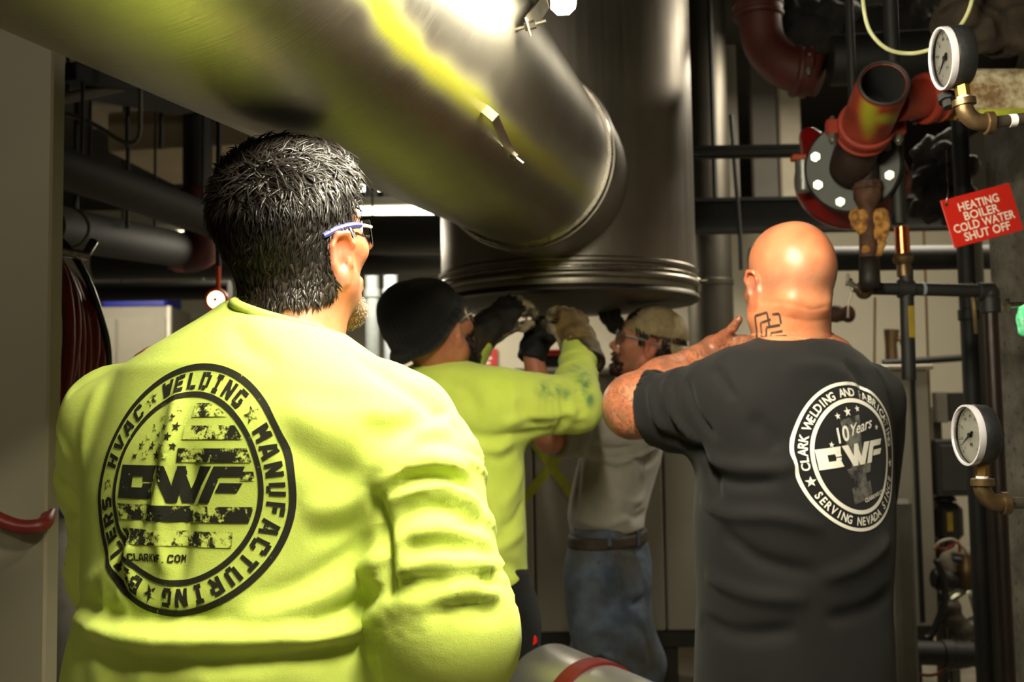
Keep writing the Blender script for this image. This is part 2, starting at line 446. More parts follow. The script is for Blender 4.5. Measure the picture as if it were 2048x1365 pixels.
# concrete column at the right
t = NT('rough_concrete'); c = t.mix(t.ramp(t.noise(9, 7, .7), [(.35, (0, 0, 0, 1)), (.65, (1, 1, 1, 1))]), srgb((.40, .38, .34)), srgb((.58, .56, .51)))
c = t.mix(t.ramp(t.noise(38, 6, .7), [(.56, (0, 0, 0, 1)), (.66, (1, 1, 1, 1))]), c, srgb((.25, .235, .21))); t.color(c); t.set(Roughness=.9); t.bump(t.noise(30, 8, .75), .8, .012)
px_ = P(1990, 800, 3.5)[0]; b = MB(); b.box((px_ + .45, 3.3, ZC / 2), (.9, .4, ZC), bev=.012); o = b.build('column_right', t.m, None, smooth=0); o['kind'] = 'structure'
# painted panel close at the left
pan_m = simple('beige_enamel', (.54, .51, .43), .55, 0, .06, 3, .08, 30)
b = MB(); b.box((P(98, 700, 1.72)[0] - .45, 1.745, 1.36), (.90, .05, 2.72), bev=.004); o = b.build('wall_panel', pan_m, None, smooth=0); o['kind'] = 'structure'

# ================================================================ metals
def steel(name, col, rough, stretch, scale=60, bumpv=.12, var=.3, metal=1., smear=None):
    t = NT(name); v = t.mapping(scale=stretch); n = t.noise(scale, 5, .65, v); n2 = t.noise(3.2, 5, .6)
    c = t.mix(t.ramp(n2, [(.3, (0, 0, 0, 1)), (.7, (1, 1, 1, 1))]), tuple(q * (1 - var) for q in srgb(col)[:3]) + (1,), srgb(col))
    if smear: c = smear(t, c)
    t.color(c); t.set(Metallic=metal); t.link(t.math('ADD', t.math('MULTIPLY', n, .22), rough - .10), t.b.inputs['Roughness']); t.bump(n, bumpv, .002); return t.m
v_steel = steel('stainless_stack', (.62, .59, .55), .40, (1, 1, .03), 50)
rim_m = steel('stainless_rim', (.66, .63, .58), .26, (1, 1, 1), 30, .05)
VX, VY, VR = .1916, 3.35, .4256; AXd = np.array([.22225, .97337, .05624]); AXq = np.array([.1916, 3.35, 2.164]); HR = .236
stack = thing('exhaust_stack', 'wide vertical stainless steel exhaust stack with ringed bottom rim above the workers', 'duct', (VX, VY, 1.8))
b = MB(); b.lathe((VX, VY, 1.80), (0, 0, 1), [(0, VR - .004), (.010, VR), (.028, VR), (.034, VR + .012), (.042, VR + .014), (.050, VR + .010), (.054, VR), (.074, VR), (.080, VR + .008), (.088, VR + .008), (.094, VR), (ZC - 1.8, VR)], 128, cap=(False, False)); b.build('pipe_wall', v_steel, stack, smooth=50)
b = MB(); b.lathe((VX, VY, 1.804), (0, 0, -1), [(-.01, VR - .002), (.0, VR + .010), (.010, VR + .012), (.016, VR + .002), (.020, VR - .03), (.045, .05), (.046, .002)], 96, cap=(False, True)); b.build('bottom_cap', steel('dull_cap', (.42, .40, .37), .45, (1, 1, 1), 20), stack, smooth=40, label='dull grey shallow bottom cap')
b = MB(); b.tube([(VX + VR * math.cos(a), VY + VR * math.sin(a), 1.862) for a in np.linspace(0, 2 * math.pi, 97)], .006, 8, cap=False); b.build('clamp_band', rim_m, stack, smooth=180)
b = MB(); p = np.array([VX + VR * .97, VY - VR * .26, 1.835]); b.box(p, (.03, .02, .05), RZ(.9), .004); b.cyl(p + (0, 0, .01), p + (.03, -.03, .01), .006, 10); b.build('clamp_latch', rim_m, stack)
# sloping duct from over the camera into the stack
hduct = thing('branch_duct', 'big sloping stainless duct overhead with fuzzy yellow sprayed stripe', 'duct', AXq - AXd * 1.5)
fr = frame(AXd); A0 = AXq - AXd * 5.2; nl, na_ = 300, 180; Ln = 4.475
ts = np.linspace(0, Ln, nl); V = np.zeros((nl, na_, 3)); an = np.linspace(0, 2 * math.pi, na_, endpoint=False)
V = A0 + ts[:, None, None] * AXd + HR * (np.cos(an)[None, :, None] * fr[:, 0] + np.sin(an)[None, :, None] * fr[:, 1])
V = V.reshape(-1, 3); Fq = []
I, J = np.meshgrid(np.arange(nl - 1), np.arange(na_), indexing='ij'); J2 = (J + 1) % na_
Fq = np.stack([I * na_ + J, I * na_ + J2, (I + 1) * na_ + J2, (I + 1) * na_ + J], -1).reshape(-1, 4)
def on_cyl(x, y):                             # where a ray meets the duct
    d = ray(x, y); o = CAM - A0; dp = d - AXd * (d @ AXd); op = o - AXd * (o @ AXd); a = dp @ dp; bb = 2 * dp @ op; c = op @ op - HR * HR; D = max(bb * bb - 4 * a * c, 0); s = (-bb - math.sqrt(D)) / (2 * a); return CAM + d * s
pl = np.array(bez([on_cyl(x, y) for x, y in ((640, -190), (700, -80), (752, 0), (790, 62), (835, 112), (890, 158), (962, 215), (1030, 278), (1100, 332), (1185, 402))], 60))
dd, tt_ = pdist(V, pl); wob = .022 + .002 * np.sin(tt_ * 23) + .002 * np.sin(tt_ * 51) - .006 * (1 - tt_); st = np.clip(1.35 * np.exp(-(dd / wob) ** 2), 0, 1)
pl2 = np.array(bez([on_cyl(x, y) for x, y in ((120, -30), (240, 5), (330, 30), (420, 40), (520, 20))], 40)); dd2, _ = pdist(V, pl2)
def smear(t, c):
    a = t.sep(t.attr('tint')); nz = t.ramp(t.noise(12, 5, .7), [(.3, (.35, .35, .35, 1)), (.7, (1, 1, 1, 1))]); return t.mix(t.math('MULTIPLY', a[0], .92), c, srgb((.54, .54, .04)))
h_steel = steel('stainless_duct', (.60, .58, .53), .38, (1.5, 26, 1.5), 9, .30, .25, smear=smear)
nt = h_steel.node_tree; bs = nt.nodes['Principled BSDF']                 # sprayed paint is not metallic
at = [n for n in nt.nodes if n.type == 'ATTRIBUTE'][0]; sp = nt.nodes.new('ShaderNodeSeparateColor'); nt.links.new(at.outputs['Color'], sp.inputs[0]); mm = nt.nodes.new('ShaderNodeMath'); mm.operation = 'SUBTRACT'; mm.inputs[0].default_value = 1; m2_ = nt.nodes.new('ShaderNodeMath'); m2_.operation = 'MULTIPLY'; m2_.inputs[1].default_value = .9; nt.links.new(sp.outputs[0], m2_.inputs[0]); nt.links.new(m2_.outputs[0], mm.inputs[1]); nt.links.new(mm.outputs[0], bs.inputs['Metallic'])
mesh_obj('duct_wall', V, Fq, h_steel, hduct, 180, attrs={'tint': np.stack([st, st * 0, st * 0], 1)})
E_ = AXq - AXd * (5.2 - Ln)
b = MB(); b.lathe(E_ - AXd * .012, AXd, [(0, HR - .002), (0, HR + .010), (.008, HR + .013), (.016, HR + .010), (.018, HR - .002)], 96, cap=(False, False)); b.build('end_bead', rim_m, hduct, smooth=50)
b = MB(); b.lathe(E_ + AXd * .004, AXd, [(0, HR - .012), (.016, HR - .012)], 96, cap=(False, False)); b.build('gap_band', simple('gap_band_black', (.03, .03, .03), .8), hduct, smooth=50)  # black band standing for the dark gap between bead and collar
b = MB(); b.lathe(E_ + AXd * .018, AXd, [(0, HR - .01), (0, HR + .016), (.01, HR + .020), (.03, HR + .018), (.06, HR + .016), (.30, HR + .016)], 96, cap=(False, False)); b.build('collar', v_steel, hduct, smooth=50, label='flared stainless collar joining the stack')
for k, t_ in enumerate(()):
    b = MB(); b.lathe(A0 + AXd * t_, AXd, [(0, HR), (.001, HR + .0015), (.012, HR + .0015), (.013, HR)], 96, cap=(False, False)); b.build('seam', rim_m if k else h_steel, hduct, smooth=50)
def tab(p0, p1, wd, nm, hook):
    a, c = on_cyl(*p0), on_cyl(*p1); cen = (a + c) / 2; ax = A0 + AXd * ((cen - A0) @ AXd); n = (cen - ax) / np.linalg.norm(cen - ax); d = (c - a); L = np.linalg.norm(d); d /= L; s = np.cross(d, n)
    M = np.stack([s, d, n], 1); o = thing(nm, hook, 'bracket', cen)
    b = MB(); b.box(cen + n * .022, (wd, L, .003), M, .001); b.box(a + n * .012, (wd, .003, .026), M, .001); b.build('strap', simple('bracket_steel', (.62, .58, .50), .35, 1, .2, bump=.1), o)
    b = MB(); b.hexa(c + n * .016 - d * .012, c + n * .034 - d * .012, .007); b.cyl(c + n * .0 - d * .012, c + n * .05 - d * .012, .003, 10); b.build('bolt', rim_m, o)
tab((1070, 8), (1028, 62), .030, 'duct_bracket', 'bent steel bracket on the overhead duct under the ceiling lamp'); tab((968, 218), (1006, 296), .016, 'duct_bracket', 'thin steel tab with a screw on the yellow sprayed stripe')

# ================================================================ lamps
lampw = simple('lamp_enamel', (.85, .84, .78), .4, 0, .03, bump=0)
def lamp(name, label, c, L, wd, axis, glow, strength, body=None):
    M = RZ(0) if axis == 'y' else RZ(R_(90)); o = thing(name, label, 'lamp', c)
    b = MB(); b.box(np.array(c) + (0, 0, .035), tuple(np.abs(M @ np.array([wd, L, .05]))), bev=.006); b.build('housing', lampw, o)
    b = MB(); b.box(np.array(c) - (0, 0, .008), tuple(np.abs(M @ np.array([wd * .88, L * .97, .035]))), bev=.010); b.build('diffuser', emis(name + glow, (1., .97, .86), strength), o)
    for s in (-1, 1):
        e = np.array(c) + M @ np.array([0, s * L * .42, .06]); b = MB(); b.tube([e, e + (0, 0, max(.05, ZC - e[2] - .002))], .004, 6); b.build('hanger', rim_m, o)
lamp('strip_lamp', 'bright white strip lamp end showing at the top edge beside the stack', KEYPOS, 1.08, .042, 'y', 'a', 420)
lamp('strip_lamp', 'bright lamp seen past the front man\'s forehead', P(835, 421, 5.2), 1.05, .16, 'x', 'b', 9)
lamp('strip_lamp', 'distant narrow lamp above the front man\'s forehead', P(690, 374, 7.4), 1.2, .14, 'x', 'b', 9)
lamp('strip_lamp', 'unseen lamp added as fill over the far left aisle', (-3.0, 7.4, 2.78), 1.2, .16, 'x', 'b', 9); lamp('strip_lamp', 'unseen fill lamp added over the boilers', (2.0, 4.35, 3.33), 1.2, .16, 'x', 'b', 9); lamp('strip_lamp', 'unseen fill lamp added behind the viewer over the aisle', (-.9, -1.2, 2.78), 1.2, .16, 'x', 'b', 9)  # unseen fixtures added to house the fill lights

# ================================================================ boiler and what stands about it
BY = 4.6; cab = simple('boiler_enamel', (.52, .50, .455), .5, 0, .08, 2, .12, 25)
boiler = thing('boiler', 'long grey sheet metal boiler behind the workers with a yellow sprayed cross', 'boiler', (P(1400, 900, BY)[0], BY + .5, 0))
def fx(x, y=1000, Y=BY): return P(x, y, Y)[0]
ZT, ZB = P(1330, 748, BY)[2], P(1330, 1262, BY)[2]
xs = [fx(800), fx(1068), fx(1327), fx(1560), fx(1790), fx(1868)]
for i in range(5):
    b = MB(); b.box(((xs[i] + xs[i + 1]) / 2, BY + .5, (ZT + ZB) / 2), (xs[i + 1] - xs[i] - .007, 1.0, ZT - ZB), bev=.006); b.build('panel', cab, boiler)
b = MB(); b.box(((xs[0] + xs[5]) / 2, BY + .5, ZT + .012), (xs[5] - xs[0] + .03, 1.06, .024), bev=.006); b.build('top_edge', simple('bright_trim', (.62, .60, .55), .35, .6, .1), boiler)
b = MB(); b.box(((xs[0] + xs[5]) / 2, BY + .52, ZB - .045), (xs[5] - xs[0] - .02, .96, .08), bev=.004); b.build('base_frame', simple('base_frame_paint', (.16, .15, .13), .7), boiler)
for i in range(5):
    x = xs[0] + .1 + (xs[5] - xs[0] - .2) * i / 4
    for yy in (BY + .12, BY + .9): b = MB(); b.box((x, yy, (ZB - .08) / 2), (.09, .09, ZB - .08), bev=.004); b.build('leg', simple('base_frame_paint', (.16, .15, .13), .7), boiler)
b = MB(); b.box((fx(1835), BY - .004, (ZT + ZB) / 2), (.018, .012, ZT - ZB - .04)); b.build('door_gap', simple('gap_black', (.03, .03, .03), .9), boiler, smooth=0)
paint = simple('fluorescent_spray', (.58, .60, .12), .8, 0, .3, 20, .1)
for k, (p, q) in enumerate((((1040, 845), (1150, 1000)), ((1178, 838), (1040, 1010)))):
    a, c = P(*p, BY - .002 - .002 * k), P(*q, BY - .002 - .002 * k); d = (c - a) / np.linalg.norm(c - a); s = np.array([-d[2], 0, d[0]]) * .022
    mesh_obj('sprayed_mark', [a - s, c - s, c + s, a + s], [(0, 1, 2, 3)] if k else [(3, 2, 1, 0)], paint, boiler, 0, label='yellow sprayed stroke')
# controls on the boiler top
ctl = thing('control_box', 'small black control box with a red lid on the boiler top', 'box', P(1092, 735, BY + .15)); bk = simple('black_plastic', (.07, .068, .065), .5)
c0 = P(1093, 722, BY + .15); b = MB(); b.box((c0[0], c0[1], (ZT + .03 + c0[2] + .02) / 2), (.15, .12, c0[2] + .02 - ZT - .03), bev=.008); b.build('case', bk, ctl)
b = MB(); b.box((c0[0], c0[1], c0[2] + .035), (.17, .14, .03), bev=.008); b.build('lid', simple('red_plastic', (.62, .13, .10), .4), ctl)
c1 = P(1218, 737, BY + .1); b = MB(); b.box((P(1130, 740, BY)[0], BY + .2, ZT + .032), (.5, .3, .012), RZ(.1), .002); tag(b.build('paper_sheets', simple('paper', (.80, .79, .74), .8), base=(P(1130, 740, BY)[0], BY + .2, ZT + .03)), 'white papers lying on the boiler top behind the raised arm', 'paper')
sg = P(968, 722, 6.28); b = MB(); b.box(sg, (.17, .02, .15), bev=.003); wl = tag(b.build('wall_label', simple('label_red', (.62, .08, .07), .5), base=sg), 'small red label on the back wall beside the knit hat', 'sign')
for i in range(2): b = MB(); b.box(sg + (0, -.0115, .015 - .03 * i), (.10 - .02 * i, .003, .014)); b.build('lettering', simple('label_white', (.8, .75, .7), .6), wl, smooth=0)
sg = P(810, 722, 6.28); b = MB(); b.box(sg, (.20, .02, .20), bev=.003); wl = tag(b.build('wall_label', simple('label_pale', (.70, .66, .60), .5), base=sg), 'white and red label on the wall left of the knit hat', 'sign')
b = MB(); b.box(sg + (0, -.012, .02), (.14, .003, .05)); b.build('lettering', simple('label_red', (.62, .08, .07), .5), wl, smooth=0)
# flues and pipes
galv = steel('galvanised_flue', (.36, .345, .315), .50, (1, 1, .05), 40)
blackp = simple('black_iron', (.085, .08, .075), .62, .1, .3, 20, .2, 80); rust = simple('rusted_iron', (.34, .21, .14), .75, .3, 0, 30, .6, 90, col2=(.16, .10, .07)); brass = simple('old_bronze', (.40, .32, .22), .42, .8, .3, 40, .2, 90)
redp = simple('red_oxide_pipe', (.52, .16, .09), .5, 0, .35, 9, .25, 50); redgloss = simple('pump_red', (.46, .05, .05), .28, 0, .3, 6, .15, 50)
def pipe(name, label, cat, pts, r, mat, n=20, flanges=(), curve=0, group=None):
    pts = [np.array(p, float) for p in pts]; o = thing(name, label, cat, pts[0], group)
    b = MB(); b.tube(bez(pts, curve) if curve else pts, r, n); b.build('pipe', mat, o, smooth=50)
    for p, d, rr, L in flanges:
        d = np.array(d, float); d /= np.linalg.norm(d); b = MB(); b.lathe(np.array(p) - d * L / 2, d, [(0, rr - .004), (.004, rr), (L - .004, rr), (L, rr - .004)], 24); b.build('coupling', mat, o)
    return o
fxv = P(1432, 700, 4.85)
pipe('boiler_flue', 'silver vertical flue rising behind the bald man\'s raised hand', 'flue', [(fxv[0], 4.95, ZT + .02), (fxv[0], 4.95, ZC)], .112, galv, 48, [((fxv[0], 4.95, 2.05), (0, 0, 1), .118, .03), ((fxv[0], 4.95, ZT + .06), (0, 0, 1), .12, .05)])
for px, lb in ((745, 'narrow grey standpipe left of the knit hat'), (782, 'pale standpipe right beside the knit hat')):
    q = P(px, 700, 5.6); pipe('standpipe', lb, 'pipe', [(q[0], q[1], 0), (q[0], q[1], ZC)], .038, simple('pipe_grey%d' % px, (.34, .36, .36) if px == 745 else (.46, .48, .50), .5), 20, [((q[0], q[1], 2.1), (0, 0, 1), .046, .05)])
# overhead beams
for (xa, ya, xb, yb, Y, h, nm) in ((1300, 432, 2100, 425, 4.45, .15, 'deep dark steel beam crossing above the boilers'), (1300, 312, 1640, 296, 4.2, .035, 'thin dark rail crossing behind the red pump'),):
    a, c = P(xa, ya, Y), P(xb, yb, Y); b = MB(); m = (a + c) / 2; zz = m[2]
    b.box((m[0], Y, zz + h / 2 - .008), (c[0] - a[0], .10, .016)); b.box((m[0], Y, zz), (c[0] - a[0], .02, h)); b.box((m[0], Y, zz - h / 2 + .008), (c[0] - a[0], .10, .016))
    o = b.build('steel_beam', simple('beam_black', (.055, .052, .05), .7), None, smooth=0, base=(m[0], Y, zz)); tag(o, nm, 'beam')
for x in (1430, 1990):
    p = P(x, 380, 4.45); b = MB(); b.tube([(p[0], 4.45, 2.3), (p[0], 4.45, ZC)], .012, 8); tag(b.build('hanger_rod', blackp, None, base=(p[0], 4.45, 2.3)), 'dark rod holding the steel beam ' + ('behind the stack' if x < 1500 else 'at the right'), 'rod')
b = MB(); p = P(1470, 400, 4.3); b.tube([P(1462, 230, 4.3), P(1480, 470, 4.3), P(1482, 540, 4.3)], .010, 8); tag(b.build('hanger_rod', blackp, None, base=P(1482, 540, 4.3)), 'dark thin rod hanging beside the silver flue', 'rod')
# hanging grey insulation blankets / duct boards behind the stack
for i, (xa, xb, Y) in enumerate(((1385, 1475, 5.6), (1500, 1552, 5.6), (1556, 1600, 5.7))):
    a, c = P(xa, 250, Y), P(xb, 250, Y); b = MB(); b.box(((a[0] + c[0]) / 2, Y, 2.98), (c[0] - a[0], .05, 1.04), bev=.01); tag(b.build('duct_board', simple('board%d' % i, [(.40, .38, .34), (.24, .225, .20), (.55, .52, .46)][i], .8, 0, .2, 6, .3, 20), None, base=((a[0] + c[0]) / 2, Y, 2.46)), ['wide grey board high behind the stack', 'narrow dark board high above the bald man', 'pale board high left of the red pump'][i], 'board')

# ================================================================ red pump, tee and fittings, upper right
pump = thing('pump', 'glossy red circulating pump hanging above the bald man', 'pump', P(1712, 345, 2.75))
pc = P(1704, 332, 2.62); pd = P(1716, 352, 2.90) - P(1704, 332, 2.62); pd /= np.linalg.norm(pd)
b = MB(); b.lathe(pc + pd * .01, pd, [(0, .118), (.008, .124), (.022, .124), (.03, .118)], 48); b.build('flange', simple('dark_flange', (.085, .10, .08), .55, 0., .3, 20, .2), pump, label='dark bolted flange')
fr_ = frame(pd)
boltm = simple('zinc_bolt', (.62, .62, .55), .3, .9, .1, bump=.05); bm_ = None
for k in range(8):
    a = k * math.pi / 4 + .35; p = pc + fr_[:, 0] * math.cos(a) * .098 + fr_[:, 1] * math.sin(a) * .098
    if bm_ is None:
        b = MB(); b.V, b.F = [], []; b.hexa((0, 0, 0), (0, 0, .014), .0125); b.cyl((0, 0, .014), (0, 0, .022), .007, 12); ob = mesh_obj('bolt', b.V, b.F, boltm, None, 35); bm_ = ob.data
    else: ob = bpy.data.objects.new('bolt', bm_); COL.objects.link(ob)
    ob.parent = pump; ob.location = Vector(p + pd * .012) - pump.location; ob.rotation_euler = Matrix(np.stack([fr_[:, 0], -fr_[:, 1], -pd], 1)).to_euler()
f = Field(); bc = P(1715, 372, 2.86)
f.ell(bc + (-.015, 0, .012), (.165, .10, .140), k=.04); f.ell(bc + (-.01, .02, .085), (.09, .08, .09), k=.06); f.cone(bc + (0, .02, .03), bc + (.02, .22, .05), .085, .07, k=.05); f.cone(bc + (-.12, .0, .02), bc + (-.12, .05, .16), .036, .03, k=.04)
f.cone(bc + (-.09, -.055, .02), bc + (.10, -.055, .0), .03, .028, k=.04)
V, Fc = f.mesh(.007); V = smooth_v(V, Fc, 2); mesh_obj('volute', V, Fc, redgloss, pump, 180)
b = MB(); b.lathe(bc + np.array([.02, .20, .05]), (.05, 1, .05), [(0, .074), (.01, .085), (.05, .085), (.06, .07), (.20, .07), (.21, .055)], 32); b.build('motor', redgloss, pump)
b = MB(); q = P(1607, 352, 2.72); b.cyl(q + (0, 0, .045), q - (0, 0, .045), .022, 20, .004); b.build('plug', simple('pump_plug_grey', (.5, .5, .48), .35, .7), pump); b = MB(); b.box(q + (-.012, 0, .05), (.04, .03, .016), bev=.003); b.build('plug_clip', simple('orange_clip', (.6, .25, .1), .5), pump)
b = MB(); b.tube([pump.location + Vector((0.02, .06, .10)), (pump.location.x + .02, pump.location.y + .06, ZC)], .012, 10); b.build('hanger', blackp, pump)
# open tee
tee = thing('pipe_tee', 'orange-red pipe tee with a dark open mouth facing down', 'pipe', P(1760, 210, 2.5))
mo = P(1768, 166, 2.28); ax_ = P(1728, 262, 2.50) - mo; L = np.linalg.norm(ax_); ax_ /= L; mo = mo
n = 40
b = MB(); b.lathe(mo, ax_, [(0.16, .050), (.002, .050), (0, .054), (0, .0585), (.006, .0600), (L * .9, .0600), (L, .062)], n, cap=(True, True)); bV_ = np.array(b.V)
tsp = NT('sprayed_red_pipe'); ca = tsp.sep(tsp.attr('tint')); cc_ = tsp.mix(tsp.ramp(tsp.noise(14, 4, .6), [(.35, (0, 0, 0, 1)), (.7, (1, 1, 1, 1))]), srgb((.42, .12, .07)), srgb((.60, .22, .12))); tsp.color(tsp.mix(ca[0], cc_, srgb((.55, .56, .10)))); tsp.set(Roughness=.5); tsp.bump(tsp.noise(50, 4), .25, .004)
V_s, F_s = [], []; fa_ = frame(ax_); nr_, nn2 = 26, 48
for i in range(nr_ + 1):
    for k in range(nn2): g_ = 2 * math.pi * k / nn2; V_s.append(mo + ax_ * (.006 + L * .93 * i / nr_) + (.0607 + .0015 * (i / nr_)) * (fa_[:, 0] * math.cos(g_) + fa_[:, 1] * math.sin(g_)))
for i in range(nr_):
    for k in range(nn2): k2 = (k + 1) % nn2; F_s.append((i * nn2 + k, i * nn2 + k2, (i + 1) * nn2 + k2, (i + 1) * nn2 + k))
pv_ = proj(np.array(V_s)); dq = np.minimum(np.hypot((pv_[:, 0] - 1738) / 16, (pv_[:, 1] - 225) / 42), np.hypot((pv_[:, 0] - 1775) / 40, (pv_[:, 1] - 238) / 9))
mesh_obj('barrel', V_s, F_s, tsp.m, tee, 180, attrs={'tint': np.clip(1.5 - dq, 0, 1) * .9}, label='orange-red barrel with yellow overspray'); b.build('liner', redp, tee)
b = MB(); b.lathe(mo + ax_ * .05, ax_, [(-.047, .0497), (.09, .0497)], n, cap=(False, True)); b.build('mouth', simple('mouth_black', (.02, .018, .016), .9), tee, label='black inside of the open mouth')  # near-black liner just inside the rim
b = MB(); b.tube([mo + ax_ * (-.0005) + (frame(ax_)[:, 0] * math.cos(a) + frame(ax_)[:, 1] * math.sin(a)) * .0555 for a in np.linspace(0, 2 * math.pi, 49)], .0045, 8, cap=False); b.build('rim', simple('dark_rim', (.13, .10, .08), .6), tee, smooth=180)
br0 = mo + ax_ * (L * .42); br1 = P(1862, 196, 2.42); bd = br1 - br0; bL = np.linalg.norm(bd); bd /= bL
b = MB(); b.lathe(br0 + bd * .059, bd, [(0, .048), (bL - .059, .048)], 36); b.build('branch', redp, tee)
def coupling(c, d, r, nm, par, mat=redp, ear=(0, 0, 1)):
    d = np.array(d) / np.linalg.norm(d); b = MB(); b.lathe(np.array(c) - d * .026, d, [(0, r), (.002, r + .012), (.012, r + .014), (.016, r + .010), (.036, r + .010), (.040, r + .014), (.050, r + .012), (.052, r)], 40); o = b.build(nm, mat, par)
    e = np.array(ear, float); e -= d * (e @ d); e /= np.linalg.norm(e); s = np.cross(d, e)
    for sg in (-1, 1):
        p = np.array(c) + s * sg * (r + .022); b = MB(); b.box(p, (.034, .030, .040), np.stack([s, d, e], 1), .006); b.build('ear', mat, o)
        b = MB(); b.hexa(p - e * .036, p - e * .020, .011); b.cyl(p - e * .045, p + e * .03, .006, 10); b.build('bolt', boltm, o)
    return o
coupling(br1, bd, .049, 'coupling', tee); coupling(mo + ax_ * L * .93, ax_, .058, 'coupling', tee, redp, (0, -.5, 1))
b = MB(); e0 = mo + ax_ * L; b.tube(bez([e0, e0 + ax_ * .05, pc + pd * -.02, pc + pd * .012], 12), .056, 28); b.build('neck', simple('dark_neck', (.16, .10, .085), .5, .2), tee, smooth=60)
# insulated pipe running off to the right
jk = NT('pipe_jacket'); c = jk.mix(jk.ramp(jk.noise(22, 5, .7), [(.4, (0, 0, 0, 1)), (.62, (1, 1, 1, 1))]), srgb((.44, .33, .20)), srgb((.72, .68, .56))); jk.color(c); jk.set(Roughness=.85); jk.bump(jk.noise(90, 4), .5, .004)
ip = thing('insulated_pipe', 'wrapped pipe with stained off-white jacket at the upper right edge', 'pipe', br1 + bd * .1); i0 = br1 + bd * .075; i1 = i0 + np.array([.9, .02, -.01])
b = MB(); b.lathe(i0, i1 - i0, [(0, .050), (.012, .062), (.018, .064), (.9, .066)], 44); b.build('jacket', jk.m, ip)
b = MB(); V_ = []; 
for i in range(9):
    p = i0 + (i1 - i0) * (.04 + .10 * i); b_ = None
    V_.append(p)
b.tube([p + np.array([0, -.028, -.054 - .002]) for p in V_], [.016 + .004 * math.sin(i * 2.) for i in range(9)], 10); b.build('sprayed_mark', simple('fluorescent_spray', (.58, .60, .12), .8), ip, smooth=180, label='yellow sprayed underside')
b = MB(); b.lathe(i0 - bd * .022, bd, [(0, .054), (.004, .060), (.028, .060), (.032, .054)], 40); b.build('foam_end', simple('foam_yellow', (.62, .46, .16), .9, 0, .3, 40, .6), ip, label='yellow foam insulation edge')
# background red elbow
redd = simple('shaded_red_pipe', (.30, .095, .06), .6, 0, .35, 9, .25, 50)  # darker copy of the pipe red; background dimness is put into the colour
re = thing('pipe_elbow', 'red pipe elbow in the upper background, dimness put into its colour', 'pipe', P(1520, 60, 3.5))
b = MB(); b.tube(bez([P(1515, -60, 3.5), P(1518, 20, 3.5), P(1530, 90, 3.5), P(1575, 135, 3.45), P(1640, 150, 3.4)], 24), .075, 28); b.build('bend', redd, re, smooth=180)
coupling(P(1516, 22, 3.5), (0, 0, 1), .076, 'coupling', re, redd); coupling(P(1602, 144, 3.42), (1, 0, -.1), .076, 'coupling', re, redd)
pipe('header_pipe', 'large black pipe crossing behind the tee', 'pipe', [P(1660, 122, 3.35), P(1900, 108, 3.3), (px_ + .01, 3.3, P(1985, 104, 3.3)[2])], .085, simple('sooty_pipe', (.07, .065, .06), .6), 32)
pipe('header_pipe', 'dark pipe crossing below the red pump', 'pipe', [P(1500, 520, 4.0), P(2190, 512, 4.0)], .05, blackp, 24)
# crumpled brown lagging overhead
f = Field(); rs = np.random.RandomState(4)
for i in range(34): f.ell(P(1900 + 170 * rs.rand(), 60 * rs.rand() - 10 + 30, 2.6 + .2 * rs.rand()), .03 + .035 * rs.rand(3), k=.02)
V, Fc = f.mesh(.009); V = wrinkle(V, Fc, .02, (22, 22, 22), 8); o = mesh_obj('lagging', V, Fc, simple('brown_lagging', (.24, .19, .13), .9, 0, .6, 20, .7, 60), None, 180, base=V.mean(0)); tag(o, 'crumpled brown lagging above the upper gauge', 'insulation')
f = Field(); rs = np.random.RandomState(5)
for i in range(24): f.ell(P(1560 + 330 * rs.rand(), 20 + 60 * rs.rand(), 3.7 + .2 * rs.rand()), .03 + .07 * rs.rand(3), k=.02)
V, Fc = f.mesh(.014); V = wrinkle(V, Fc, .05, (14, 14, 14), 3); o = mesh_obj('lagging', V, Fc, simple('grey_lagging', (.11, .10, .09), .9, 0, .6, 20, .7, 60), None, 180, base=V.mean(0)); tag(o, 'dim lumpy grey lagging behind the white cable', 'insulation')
f = Field(); rs = np.random.RandomState(6)
for i in range(26): f.ell(P(1840 + 95 * rs.rand(), 290 + 130 * rs.rand(), 3.55 + .15 * rs.rand()), .015 + .05 * rs.rand(3), k=.01)
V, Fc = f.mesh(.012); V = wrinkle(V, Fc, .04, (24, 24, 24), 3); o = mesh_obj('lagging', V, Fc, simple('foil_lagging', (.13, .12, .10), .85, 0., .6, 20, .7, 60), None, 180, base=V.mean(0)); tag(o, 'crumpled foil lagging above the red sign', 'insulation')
# rusty drop pipe below the pump
rd = thing('drop_pipe', 'rust-brown drop pipe with shreds of yellow foam below the pump', 'pipe', P(1738, 580, 2.62)); D_ = lambda x, y: P(x, y, 2.60)
b = MB(); b.tube([D_(1732, 300), D_(1734, 372)], .030, 24); b.build('nipple', simple('dark_nipple', (.13, .10, .08), .6, .4, .4, 30, .4), rd, smooth=50)
b = MB(); b.lathe(D_(1734, 362), D_(1736, 420) - D_(1734, 362), [(0, .030), (.004, .038), (.022, .040), (.026, .036), (.045, .036), (.062, .028), (.075, .020)], 10); b.build('union', rust, rd)
b = MB(); b.tube([D_(1735, 410), D_(1738, 560)], [.022, .024], 20); b.build('pipe', rust, rd, smooth=50)
b = MB(); b.tube([D_(1738, 515), D_(1739, 560), D_(1742, 578)], [.026, .027, .027], 20); b.build('elbow', simple('dark_nipple', (.13, .10, .08), .6), rd, smooth=180)
f = Field(); rs = np.random.RandomState(2)
